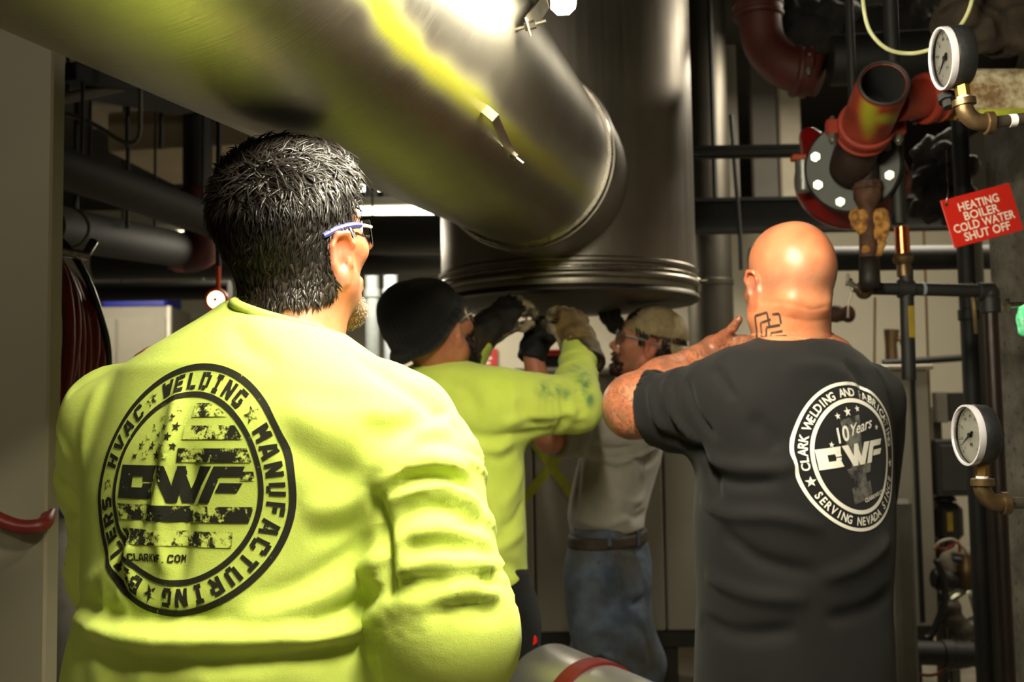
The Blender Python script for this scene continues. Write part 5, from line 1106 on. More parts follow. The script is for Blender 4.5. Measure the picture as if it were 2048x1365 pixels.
pq = proj(V); tn = np.zeros((len(V), 3))
for cx, cy, rx, ry in ((1100, 780, 26, 20), (1165, 765, 18, 34), (1132, 790, 9, 12), (1155, 738, 18, 10), (1180, 800, 10, 18)):
    tn[:, 0] = np.maximum(tn[:, 0], np.clip(1.4 - np.sqrt(((pq[:, 0] - cx) / rx) ** 2 + ((pq[:, 1] - cy) / ry) ** 2), 0, 1))
lime2 = cloth_mat('lime_knit_worn', (.79, .84, .36), (.72, .79, .30), sheen=.12, stain=(.22, .42, .30))
mesh_obj('shirt', V, Fc, lime2, m2, 180, attrs={'tint': tn})
nk2 = np.array(L2[0][0]) + (0, 0, -.06)
hf = head_field(); V, Fc = head_mesh(hf, HC2, HR2, 1., [(T2((0, -.02, -.05)), nk2, .056, .066)], res=.0045, zlo=-.26)
N = normals(V, Fc); x, y, z = V.T
Wd = V @ HR2.T + HC2
bf = Field().loft([r for r in L2[2:]], yaw2, grow=-.018, k=.04)
bf.chain([shR2, elR2, wrR2], [.06, .044, .034], k=.03).chain([shL2, elL2, wrL2], [.05, .040, .034], k=.03)
hip2 = hem2.copy(); hip2[2] = .94; fwd2 = RZ(yaw2) @ np.array([0, 1., 0]); rt2 = RZ(yaw2) @ np.array([1., 0, 0]); legs2 = []
for s in (-1, 1):
    hp = hip2 + rt2 * s * .085 + (0, 0, -.02); kn = hp + fwd2 * .03 + rt2 * s * .03; kn[2] = .50; an = kn + rt2 * s * .03 - fwd2 * .03; an[2] = .09; legs2.append((hp, kn, an)); bf.chain([hp, kn, an], [.07, .05, .04], k=.04)
bf.cone(nk2, hip2 + (0, 0, .2), .06, .07, k=.05)
hdR2 = P(1140, 612, 2.80) - wrR2; hdL2 = P(1045, 590, 2.88) - wrL2
RhR2 = frame(hdR2, (-.2, 1., 0.2))
RhR2 = np.stack([np.cross(RhR2[:, 1], RhR2[:, 2]), RhR2[:, 1], RhR2[:, 2]], 1)
def palm_frame(d, palm):                     # fingers along d, palm towards palm
    z = np.array(d, float); z /= np.linalg.norm(z); y = np.array(palm, float); y = y - z * (y @ z); y /= np.linalg.norm(y)
    return np.stack([np.cross(y, z), y, z], 1)
FR2 = palm_frame(hdR2, (-.35, .9, .1)); FL2 = palm_frame(hdL2, (.5, .8, -.2))
hand_prims(bf, wrR2, FR2, .92, curl=(25, 40, 30), mirror=-1, thumb=(30, 35, 0)); hand_prims(bf, wrL2, FL2, .92, curl=(35, 45, 30), mirror=1, thumb=(30, 30, 0))
bV, bF = bf.mesh(.0095)
AV, AF = merge([(Wd, Fc), (bV, bF)]); tint = np.zeros((len(AV), 3)); nh = len(Wd)
tint[:nh, 0] = np.clip((-.03 - z) / .02, 0, 1) * np.clip((y + .0) / .02, 0, 1)
mesh_obj('body', AV, AF, skin_mat('worker_skin', (.66, .44, .32), (.60, .36, .25), (.16, .12, .10)), m2, 180, attrs={'tint': tint}); eyes(m2, T2)
# beard and the hair at the nape
bm = np.clip((-.030 - z) / .012, 0, 1) * (y > .015) * (z > -.14) * (1 - ((np.abs(x) < .022) & (z > -.078) & (y > .07)))
tV, tF, tT = hair_tufts(V, Fc, N, bm, lambda p, n: (.013, np.array([0, .3, -1.]), .5, .1), 1500, 3, .0012)
mesh_obj('beard', tV @ HR2.T + HC2, tF, hair_mat('black_beard', (.07, .055, .045), (.14, .11, .09), (.3, .28, .25)), m2, 180, attrs={'tint': tT})
# knit hat, in head space: a slouching dome with a turned band
hat = Field(); hat.ell((0, -.022, .048), (.0865, .112, .094), k=.03); hat.ell((0, -.062, .066), (.066, .062, .068), k=.05); hat.ell((0, -.05, .0), (.078, .075, .05), k=.03)
hat.cut((0, .0, .008), (0, .42, -1), .3, k=.003)
bandc = [(.088 * math.cos(a), -.020 + .108 * math.sin(a), .012 + .36 * .108 * math.sin(a)) for a in np.linspace(0, 2 * math.pi, 33)]
hat.chain(bandc, [.0085] * 33, k=.012)
hat.ell((0, -.018, .034), (.0735, .093, .078), k=.003, op='s')
V2, F2 = hat.mesh(.0038); V2 = smooth_v(V2, F2, 1, .5); V2 = wrinkle(V2, F2, .007, (16, 16, 24), 4)
V2 = V2 + normals(V2, F2) * (.0005 * np.sin(np.arctan2(V2[:, 0], V2[:, 1] + .02) * 60) * (V2[:, 2] < .13))[:, None]
knit = cloth_mat('black_knit', (.07, .062, .054), (.035, .032, .03), weave=500, fuzz=.8, sheen=.12)
mesh_obj('knit_hat', V2 @ HR2.T + HC2, F2, knit, m2, 180, label='black knit hat')
glasses(m2, T2, simple('grey_temple', (.45, .44, .42), .35, 0, .1, bump=0))
tf = trousers(legs2, [.095, .078, .068], [(hip2 + (0, 0, -.08), .155, .115), (hip2, .165, .12), (hip2 + (0, 0, .10), .155, .115)], yaw2)
V2, F2 = tf.mesh(.011); V2 = wrinkle(V2, F2, .008, (9, 9, 14), 8); V2 = folds(V2, F2, [([(1000, 1250), (1030, 1245), (1050, 1235)], -6, 10), ([(985, 1290), (1030, 1290), (1052, 1280)], 6, 10)])
mesh_obj('trousers', V2, F2, denim_dark, m2, 180)
boots(m2, [(l[2], fwd2) for l in legs2], None, bootm)
# work gloves: cuff, back and palm leather
def glove(owner, W, M, mirror, sc, mats, label, curl, cufflen=.075, cuffr=(.050, .060), thumb=(30, 30, 0), split=True):
    g = Field(); hand_prims(g, W, M, sc, thick=.0042, curl=curl, mirror=mirror, thumb=thumb, splay=7)
    z = M[:, 2]; g.cone(W + z * .015, W - z * cufflen, cuffr[0], cuffr[1], k=.02)
    g.cut(W - z * (cufflen - .004), -z, .12); g.cone(W - z * .01, W - z * (cufflen + .07), cuffr[0] - .010, cuffr[1] - .006, k=.003, op='s')
    V, Fc = g.mesh(.0042); V = smooth_v(V, Fc, 1, .5); V = wrinkle(V, Fc, .0045, (38, 38, 38), 5)
    loc = (V - W) @ M; cen = loc[Fc].mean(1)
    midx = np.where(cen[:, 2] < -.012, 0, np.where(cen[:, 1] > .004, 2, 1)) if split else np.zeros(len(Fc), int)
    return mesh_obj('work_glove', V, Fc, None, owner, 180, label=label, mats=mats, midx=midx)
def leather(name, a, b): return simple(name, a, .75, 0, 0, 28, .5, 160, col2=b, thr=(.4, .6))
olive = leather('olive_canvas', (.34, .27, .10), (.22, .17, .07)); darkl = leather('oiled_leather', (.14, .115, .085), (.07, .06, .05)); pale = leather('pale_leather', (.66, .60, .48), (.24, .20, .15)); tan = leather('tan_leather', (.46, .37, .20), (.34, .26, .13))
glove(m2, wrL2, FL2, 1, 1.08, [leather('brown_cuff', (.24, .18, .08), (.15, .115, .06)), darkl, pale], 'oil-darkened leather glove', (30, 45, 30), thumb=(30, 30, 0))
glove(m2, wrR2, FR2, -1, 1.04, [olive, tan, pale], 'tan leather glove with olive canvas cuff', (22, 40, 30), thumb=(34, 34, 0))
b = MB(); z = FR2[:, 2]; fr = [wrR2 - z * .070 + FR2 @ np.array([.055 * math.cos(a), .055 * math.sin(a), 0]) for a in np.linspace(0, 2 * math.pi, 25)]
b.tube(fr, .0055, 8, cap=False); b.build('cuff_binding', simple('black_binding', (.03, .03, .03), .8), m2, smooth=180)
# key ring on the belt
kr = P(1053, 1232, 2.42)
b = MB(); b.tube([kr + np.array([.002 + .009 * math.sin(a), -.004, -.016 + .016 * math.cos(a)]) for a in np.linspace(0, 6.283, 17)], .0016, 6, cap=False)
b.tube([kr + (.003, -.004, -.030), kr + (.010, -.004, -.046), kr + (.012, -.004, -.056)], .0022, 6)
ks = thing('key_ring', 'key ring with a round red tag hanging at the hat wearer\'s hip', 'keys', kr + (0, 0, -.09)); b.build('ring', simple('key_steel', (.75, .72, .66), .25, 1, .1, bump=0), ks)
b = MB(); b.lathe(P(1064, 1281, 2.41) + (0, .004, 0), (0, -1, 0), [(0, .0115), (.001, .0125), (.005, .0125), (.006, .0115)], 20); b.build('tag', simple('red_tag', (.85, .10, .06), .35), ks)
for i, (dx, L) in enumerate(((-.006, .036), (.004, .030), (.009, .034))):
    p = P(1062, 1292, 2.42) + (dx, 0.004 * i, -.004); b = MB(); b.box(p + (0, 0, -.006), (.010, .0022, .012), bev=.0009); b.box(p + (.0003, 0, -.012 - L / 2), (.0055, .002, L), RY(R_(8 * (i - 1))), bev=.0007)
    b.build('key', simple('key_dark', (.30, .27, .22), .35, 1, .2, bump=0), ks)

# ================================================================ third man: backwards cap, grey shirt, jeans
m3 = thing('person', 'man in a backwards beige cap, grey shirt and blue jeans, looking up in profile', 'person', (P(1225, 900, 3.25)[0], 3.25, 0))
yaw3 = R_(62); HC3 = P(1296, 690, 3.2); HR3 = RZ(R_(82)) @ RX(R_(17)) @ RY(R_(0)); T3 = headT(HC3, HR3, .98)
L3 = px_rows([(770, 1250, 1318, .056), (790, 1215, 1330, .085), (820, 1190, 1336, .10), (870, 1168, 1334, .108), (930, 1155, 1322, .112), (990, 1142, 1302, .112), (1030, 1136, 1292, .114), (1068, 1142, 1290, .116)], 3.25, yaw3)
shL3, elL3, wrL3 = P(1262, 850, 3.12), P(1100, 875, 2.98), P(1064, 705, 2.96)
shR3, elR3, wrR3 = P(1230, 830, 3.42), P(1262, 780, 3.62), P(1262, 668, 3.45)
f = Field().loft(L3, yaw3, k=.04); f.cone(shL3, elL3, .082, .062, k=.06); f.cone(shR3, elR3, .07, .056, k=.05).cone(elR3, wrR3, .050, .042, k=.04)
dA = (elL3 - shL3) / np.linalg.norm(elL3 - shL3); f.cut(elL3 - dA * .02, dA, .10)
f.cone(elL3 - dA * .05, elL3 + dA * .05, .050, k=.003, op='s')
hem3 = np.array(L3[-1][0]); f.cut(hem3 + (0, 0, .006), (0.05, 0, -1), .3)
V, Fc = f.mesh(.0095); V = smooth_v(V, Fc, 2, .5); V = wrinkle(V, Fc, .007, (7, 7, 9), 33)
V = creases(V, Fc, [shL3, elL3], .09, .006, 18, 5, 4)
V = folds(V, Fc, [([(1185, 905), (1230, 925), (1290, 905), (1320, 885)], 9, 14), ([(1175, 890), (1220, 900), (1270, 895)], -8, 12), ([(1190, 930), (1215, 985), (1265, 1010), (1290, 985)], 9, 13),
    ([(1200, 950), (1235, 1000), (1280, 1015)], -8, 11), ([(1150, 1040), (1210, 1052), (1270, 1030)], 8, 13), ([(1240, 1020), (1270, 1035), (1290, 1025)], -7, 10), ([(1160, 920), (1155, 980), (1148, 1040)], -6, 14),
    ([(1250, 900), (1290, 930), (1318, 905)], -7, 10), ([(1130, 850), (1180, 870), (1230, 880)], 6, 14)])
pq = proj(V); tn = np.zeros((len(V), 3))
for cx, cy, rx, ry in ((1300, 915, 9, 14), (1290, 935, 10, 15), (1284, 955, 8, 12), (1308, 895, 6, 12), (1160, 930, 5, 50), (1152, 990, 5, 30)):
    tn[:, 0] = np.maximum(tn[:, 0], np.clip(1.4 - np.sqrt(((pq[:, 0] - cx) / rx) ** 2 + ((pq[:, 1] - cy) / ry) ** 2), 0, 1) * (.55 if cx < 1200 else 1))
mesh_obj('shirt', V, Fc, cloth_mat('grey_knit', (.60, .575, .53), (.53, .505, .465), stain=(.16, .14, .12)), m3, 180, attrs={'tint': tn})
nk3 = np.array(L3[0][0]) + (0, 0, -.05)
V, Fc = head_mesh(head_field(nose=1.1, chin_beard=1), HC3, HR3, .98, [(T3((0, -.025, -.05)), nk3, .050, .060)], res=.0042, zlo=-.26)
N = normals(V, Fc); x, y, z = V.T; Wd = V * .98 @ HR3.T + HC3
bf = Field().loft(L3[2:], yaw3, grow=-.018, k=.04); bf.chain([shL3, elL3, wrL3], [.055, .042, .030], k=.03).chain([shR3, elR3, wrR3], [.05, .040, .03], k=.03)
hip3 = hem3.copy() + np.array([.0, 0, 0]); hip3[2] = .93; fwd3 = RZ(yaw3) @ np.array([0, 1., 0]); rt3 = RZ(yaw3) @ np.array([1., 0, 0]); legs3 = []
for s, kp, fo in ((1, (1205, 1330), .04), (-1, (1262, 1330), -.03)):
    hp = hip3 + rt3 * s * .075 + (0, 0, -.03); kn = P(kp[0], kp[1], hp[1] - .02 * s); an = kn + np.array([0.03, 0, 0]); an[2] = .09; legs3.append((hp, kn, an)); bf.chain([hp, kn, an], [.065, .048, .038], k=.04)
bf.cone(nk3, hip3 + (0, 0, .2), .055, .07, k=.05)
hdL3 = P(1092, 592, 3.02) - wrL3; FL3 = palm_frame(hdL3, (.5, .75, 0)); FR3 = palm_frame(P(1200, 634, 3.3) - wrR3, (0, -.2, 1))
hand_prims(bf, wrL3, FL3, .9, curl=(35, 50, 35), mirror=1); hand_prims(bf, wrR3, FR3, .9, curl=(10, 20, 15), mirror=1)
bV, bF = bf.mesh(.0085)
AV, AF = merge([(Wd, Fc), (bV, bF)]); tint = np.zeros((len(AV), 3)); nh = len(Wd)
tint[:nh, 1] = ((np.abs(x) > .074) & (y < .01)) * .6 + np.clip(1 - np.abs(z + .068) / .010, 0, 1) * (y > .085) * (np.abs(x) < .024) * .9
tint[:nh, 0] = np.clip((-.045 - z) / .02, 0, 1) * (y > .02) * .6
mesh_obj('body', AV, AF, skin_mat('fair_skin', (.78, .55, .43), (.74, .44, .34), (.20, .15, .12)), m3, 180, attrs={'tint': tint}); eyes(m3, T3)
gm = (((z < -.078) & (y > .055) & (z > -.125)) | ((np.abs(z + .056) < .005) & (y > .088) & (np.abs(x) < .028)) | ((np.abs(x) > .022) & (np.abs(x) < .034) & (z < -.05) & (y > .075))).astype(float)
tV, tF, tT = hair_tufts(V, Fc, N, gm, lambda p, n: (.009, np.array([0, .4, -1.]), .5, .1), 1300, 9, .0011)
hm3 = hair_mat('dark_brown_hair', (.075, .055, .045), (.15, .11, .09), (.3, .28, .25))
mesh_obj('beard', tV * .98 @ HR3.T + HC3, tF, hm3, m3, 180, attrs={'tint': tT}, label='dark goatee')
hl = np.interp(y, [-.2, -.02, .0, .03, .06, .2], [-.06, -.05, -.02, .0, .055, .06]); hmask = ((z > hl) & ~((np.abs(x) > .074) & (z < .025) & (y > -.04) & (y < .02))).astype(float)
tV, tF, tT = hair_tufts(V, Fc, N, hmask, lambda p, n: (.022 if p[2] < .05 else .012, np.array([0, -.4, -1.]) if p[2] < .05 else np.array([0, .2, .9]), .35, 0.), 3000, 9, .0022)
mesh_obj('hair', tV * .98 @ HR3.T + HC3, tF, hm3, m3, 180, attrs={'tint': tT})
cap = Field(); cap.ell((0, -.014, .046), (.084, .106, .086), k=.02); cap.cut((0, 0, .026), (0, -.12, -1), .3, k=.003)
cap.ell((0, -.014, .034), (.0775, .098, .084), k=.003, op='s'); cap.ell((0, .098, .052), (.040, .04, .024), k=.006, op='s')
V2, F2 = cap.mesh(.0036); V2 = wrinkle(V2, F2, .004, (20, 20, 20), 6)
capm = leather('beige_canvas', (.66, .58, .43), (.54, .47, .34))
co = mesh_obj('cap', V2 @ HR3.T * .98 + HC3, F2, capm, m3, 180, label='beige cap worn backwards')
b = MB(); b.tube([T3((-.055, .068, .034)), T3((-.03, .084, .034)), T3((0, .090, .034)), T3((.03, .084, .034)), T3((.055, .068, .034))], .006, 8); b.build('strap', capm, co, smooth=180)
bv = []; bfc = []
for i in range(13):
    a = -1.05 + 2.1 * i / 12
    for j in range(5):
        r = j / 4; xx = math.sin(a) * (.078 + .004 * r); yy = -.016 - math.cos(a) * .094 - r * .070 * math.cos(a * 1.2); zz = .026 - .022 * r - .020 * (abs(a)) ** 2 * r
        bv.append(T3((xx, yy, zz)))
for i in range(12):
    for j in range(4): bfc.append((i * 5 + j, (i + 1) * 5 + j, (i + 1) * 5 + j + 1, i * 5 + j + 1))
bo = mesh_obj('brim', bv, bfc, capm, co, 180); sm = bo.modifiers.new('thick', 'SOLIDIFY'); sm.thickness = .004
for a0 in range(6):
    b = MB(); aa = a0 * math.pi / 3; pts = [T3((math.sin(aa) * .085 * math.cos(e), -.014 + math.cos(aa) * .107 * math.cos(e), .046 + .087 * math.sin(e))) for e in np.linspace(.0, 1.5, 9)]
    b.tube(pts, .0014, 5); b.build('seam', capm, co, smooth=180)
glasses(m3, T3, simple('clear_temple', (.5, .48, .44), .3, 0, .1, bump=0), dark=(.35, .33, .30))
blackg = leather('black_glove_cloth', (.05, .045, .045), (.025, .022, .022))
glove(m3, wrL3, FL3, 1, 1.0, [blackg], 'black mechanic glove', (35, 50, 35), cufflen=.03, cuffr=(.037, .040), split=False)
glove(m3, wrR3, FR3, 1, 1.0, [blackg], 'black mechanic glove', (10, 20, 15), cufflen=.03, cuffr=(.037, .040), split=False)
# jeans with belt and pockets
tj = NT('dirty_denim'); n0 = tj.ramp(tj.noise(9, 4, .6), [(.38, (0, 0, 0, 1)), (.62, (1, 1, 1, 1))]); c = tj.mix(n0, srgb((.20, .24, .31)), srgb((.34, .39, .47)))
c = tj.mix(tj.math('MULTIPLY', tj.ramp(tj.noise(5, 4, .6), [(.42, (0, 0, 0, 1)), (.6, (1, 1, 1, 1))]), .75), c, srgb((.22, .20, .13))); tj.color(c); tj.set(Roughness=.9); tj.bump(tj.noise(700, 2), .4, .001)
tf = Field().loft([(hip3 + (0, 0, -.24), .125, .105), (hip3 + (0, 0, -.10), .128, .108), (hip3, .127, .105), (P(1217, 1078, 3.25), .124, .103), (P(1217, 1050, 3.25), .122, .101)], yaw3, k=.04, end=0)
for l in legs3: tf.chain(l, [.084, .082, .074], k=.09)
V2, F2 = tf.mesh(.0105); V2 = smooth_v(V2, F2, 1); V2 = wrinkle(V2, F2, .008, (9, 9, 14), 12)
for l in legs3: V2 = creases(V2, F2, l, .11, .005, 14, 5, 3)
V2 = folds(V2, F2, [([(1215, 1105), (1212, 1200), (1225, 1300)], -5, 9), ([(1238, 1110), (1295, 1118)], 4, 6), ([(1240, 1112), (1243, 1180), (1262, 1203), (1290, 1195), (1297, 1118)], -4, 6),
    ([(1235, 1195), (1262, 1208), (1295, 1195)], -9, 9), ([(1160, 1280), (1200, 1260), (1250, 1275)], 8, 12), ([(1170, 1330), (1220, 1310), (1290, 1330)], -8, 13), ([(1260, 1240), (1290, 1270), (1300, 1330)], -6, 14)])
jeans = mesh_obj('jeans', V2, F2, tj.m, m3, 180)
T_ = bvh(V2, F2)
def on_surface(T, x, y, off=.003):
    h = T.ray_cast(Vector(CAM), Vector(ray(x, y))); return None if h[0] is None else np.array(h[0]) + np.array(h[1]) * off
bt = Field().loft([(P(1217, 1087, 3.25), .124, .103), (P(1217, 1064, 3.25), .123, .102)], yaw3, grow=.006, end=0); V3, F3 = bt.mesh(.006)
mesh_obj('belt', V3, F3, leather('belt_leather', (.20, .15, .10), (.12, .09, .06)), m3, 180)
for x in (1216, 1270):
    p = on_surface(T_, x, 1077, .012)
    if p is not None: b = MB(); b.box(p, (.012, .006, .05), bev=.002); b.build('belt_loop', tj.m, jeans)
for x, y in ((1232, 1111), (1198, 1126), (1150, 1060)):
    p = on_surface(T_, x, y, .001)
    if p is not None: b = MB(); b.ball(p, .004, 8); b.build('rivet', simple('copper_rivet', (.75, .42, .22), .3, 1, .1, bump=0), jeans)
boots(m3, [(l[2], fwd3) for l in legs3], None, bootm)

# ================================================================ fourth man: bald, black T-shirt, tattooed arm
m4 = thing('person', 'bald man in a black t-shirt with a white round emblem, tattooed arm raised', 'person', (P(1595, 900, 1.9)[0], 1.9, 0))
yaw4 = R_(34); HC4 = P(1577, 566, 1.9); HR4 = RZ(R_(9)) @ RX(R_(2)) @ RY(R_(2)); HS4 = 1.005; T4 = headT(HC4, HR4, HS4)
L4 = px_rows([(664, 1528, 1652, .060, .01), (684, 1500, 1690, .080), (706, 1470, 1728, .096), (735, 1446, 1758, .112), (780, 1425, 1776, .126), (840, 1408, 1788, .138), (920, 1393, 1792, .148), (1020, 1390, 1794, .154), (1120, 1394, 1784, .158), (1220, 1396, 1782, .160), (1320, 1388, 1786, .162), (1500, 1384, 1790, .162)], 1.9, yaw4)
shL4, elL4, wrL4 = P(1478, 796, 1.84), P(1274, 808, 2.00), P(1425, 705, 2.13)
shR4, elR4, wrR4 = P(1735, 800, 2.02), P(1735, 1010, 2.20), P(1600, 1000, 2.36)
f = Field().loft(L4, yaw4, k=.05, ex=2.2); f.cone(shL4, P(1340, 826, 1.92), .088, .069, k=.07); f.cone(P(1340, 826, 1.92), elL4, .069, .066, k=.02)
f.chain([shR4, elR4], [.075, .06], k=.06)
dA = (elL4 - shL4) / np.linalg.norm(elL4 - shL4); cf = P(1304, 816, 1.96); f.cut(cf, dA + np.array([-.1, 0, -.08]), .13); f.cone(cf - dA * .06, cf + dA * .06, .058, k=.003, op='s')
V, Fc = f.mesh(.0068); V = smooth_v(V, Fc, 2, .5); V = wrinkle(V, Fc, .006, (6, 6, 8), 44)
V = creases(V, Fc, [shL4, cf], .10, .006, 16, 5, 4)
V = folds(V, Fc, [([(1300, 770), (1310, 830), (1345, 880)], 6, 9), ([(1330, 760), (1350, 830), (1400, 890)], 7, 10), ([(1372, 755), (1390, 820), (1430, 880)], -6, 10), ([(1315, 860), (1355, 885), (1400, 900)], -6, 12),
    ([(1430, 735), (1440, 750), (1470, 800)], -6, 9), ([(1400, 905), (1450, 930), (1540, 940), (1600, 925)], 5, 16), ([(1410, 940), (1470, 965), (1560, 960)], -6, 14), ([(1400, 1000), (1460, 1030), (1560, 1035), (1650, 1060)], 6, 16),
    ([(1390, 890), (1410, 920), (1440, 1000)], -7, 14), ([(1440, 1060), (1520, 1120), (1640, 1150)], -6, 18), ([(1410, 1150), (1500, 1190), (1620, 1200)], 6, 18), ([(1400, 1240), (1480, 1270), (1600, 1260)], -7, 18),
    ([(1780, 1080), (1720, 1130), (1640, 1160)], 6, 16), ([(1785, 1180), (1730, 1220), (1650, 1240)], -6, 16), ([(1690, 720), (1720, 760), (1730, 800)], -4, 16), ([(1560, 740), (1640, 735), (1700, 760)], 3, 22), ([(1500, 830), (1540, 870), (1560, 900)], -4, 20)], 1.7, .8)
black = cloth_mat('black_cotton', (.062, .054, .058), (.048, .043, .046), rough=.85, sheen=.04, fuzz=.2)
mesh_obj('t_shirt', V, Fc, black, m4, 180); S4V, S4F = V, Fc
nk4 = np.array(L4[0][0])
b = MB(); ring = [nk4 + RZ(yaw4) @ np.array([.074 * math.cos(a), .066 * math.sin(a) + .004, -.002 + .012 * math.sin(a)]) for a in np.linspace(0, 2 * math.pi, 33)]
b.tube(ring, .0075, 8, cap=False); b.build('collar', black, m4, smooth=180)
hf = head_field(jaw=1.08, ears=1.05); hf.cone((-.03, -.082, -.045), (.03, -.082, -.045), .011, k=.03)
V, Fc = head_mesh(hf, HC4, HR4, HS4, [(T4((0, -.030, -.055)), nk4 + (0, 0, -.08), .061, .072), (T4((0, .0, -.07)), nk4 + (0, .02, -.08), .06, .07)], res=.0034, zlo=-.24)
# skin rolls at the nape
V[:, 0] *= np.where(V[:, 2] > -.10, .95, 1); N = normals(V, Fc); x, y, z = V.T
V = V + N * ((-.0010 * np.exp(-((z + .058 - .25 * np.abs(x)) / .004) ** 2) - .0008 * np.exp(-((z + .080 - .2 * np.abs(x)) / .004) ** 2)) * (y < -.03) * (np.abs(x) < .07))[:, None]
N = normals(V, Fc); Wd = V * HS4 @ HR4.T + HC4
bf = Field().loft(L4[2:], yaw4, grow=-.018, k=.04); bf.chain([shR4, elR4, wrR4], [.055, .045, .034], k=.03)
hip4 = np.array(L4[-2][0]).copy(); hip4[2] = .93; fwd4 = RZ(yaw4) @ np.array([0, 1., 0]); rt4 = RZ(yaw4) @ np.array([1., 0, 0]); legs4 = []
for s in (-1, 1):
    hp = hip4 + rt4 * s * .095; kn = hp + fwd4 * .03 + rt4 * s * .03; kn[2] = .50; an = kn + rt4 * s * .03 - fwd4 * .03; an[2] = .09; legs4.append((hp, kn, an)); bf.chain([hp, kn, an], [.075, .055, .04], k=.04)
bf.cone(nk4 + (0, 0, -.06), hip4 + (0, 0, .3), .06, .07, k=.05)
hand_prims(bf, wrR4, palm_frame((-.8, .5, .1), (-.3, -.8, 0)), 1., curl=(30, 40, 30), mirror=-1)
bV, bF = bf.mesh(.0095)
af = Field(); af.cone(shL4, elL4, .056, .052, k=.03); af.cone(elL4, elL4 + (wrL4 - elL4) * .35, .052, .052, k=.04).cone(elL4 + (wrL4 - elL4) * .35, wrL4, .051, .031, k=.03)
af.ell(elL4 + np.array([-.012, -.01, -.012]), (.05, .05, .052), k=.04)
FL4 = palm_frame(P(1512, 708, 2.05) - wrL4, (0.15, -1, -.25))
hand_prims(af, wrL4, FL4, .98, curls=[(12, 22, 14), (32, 40, 25), (42, 45, 30), (48, 50, 30)], mirror=1, thumb=(36, 4, 0), tcurl=-8, splay=8)
aV, aF = af.mesh(.0038); aV = smooth_v(aV, aF, 1, .4)
AV, AF = merge([(Wd, Fc), (bV, bF), (aV, aF)]); tint = np.zeros((len(AV), 3)); nh = len(Wd)
tint[:nh, 0] = np.maximum(np.clip(1 - np.abs(z + .008 + .1 * (y + .05)) / .040, 0, 1) * (y < .02) * .85, np.clip((-.05 - z) / .02, 0, 1) * (y > .01) * .55)
tint[:nh, 1] = ((np.abs(x) > .073) & (y < .01) & (z < .03) & (z > -.06)) * .7
ta = (aV - elL4) @ ((wrL4 - elL4) / np.linalg.norm(wrL4 - elL4)); tint[nh + len(bV):, 2] = np.clip((.34 - ta) / .03, 0, 1) * .9
mesh_obj('body', AV, AF, skin_mat('ruddy_skin', (.76, .51, .37), (.73, .41, .28), (.40, .33, .29), tatt=True, rough=.36), m4, 180, attrs={'tint': tint}); eyes(m4, T4)
HB4 = bvh(Wd, Fc)
tf = trousers(legs4, [.105, .085, .075], [(hip4 + (0, 0, -.12), .16, .12), (hip4 + (0, 0, -.08), .165, .12)], yaw4)
V2, F2 = tf.mesh(.013); mesh_obj('trousers', V2, F2, denim_dark, m4, 180)
boots(m4, [(l[2], fwd4) for l in legs4], None, bootm)

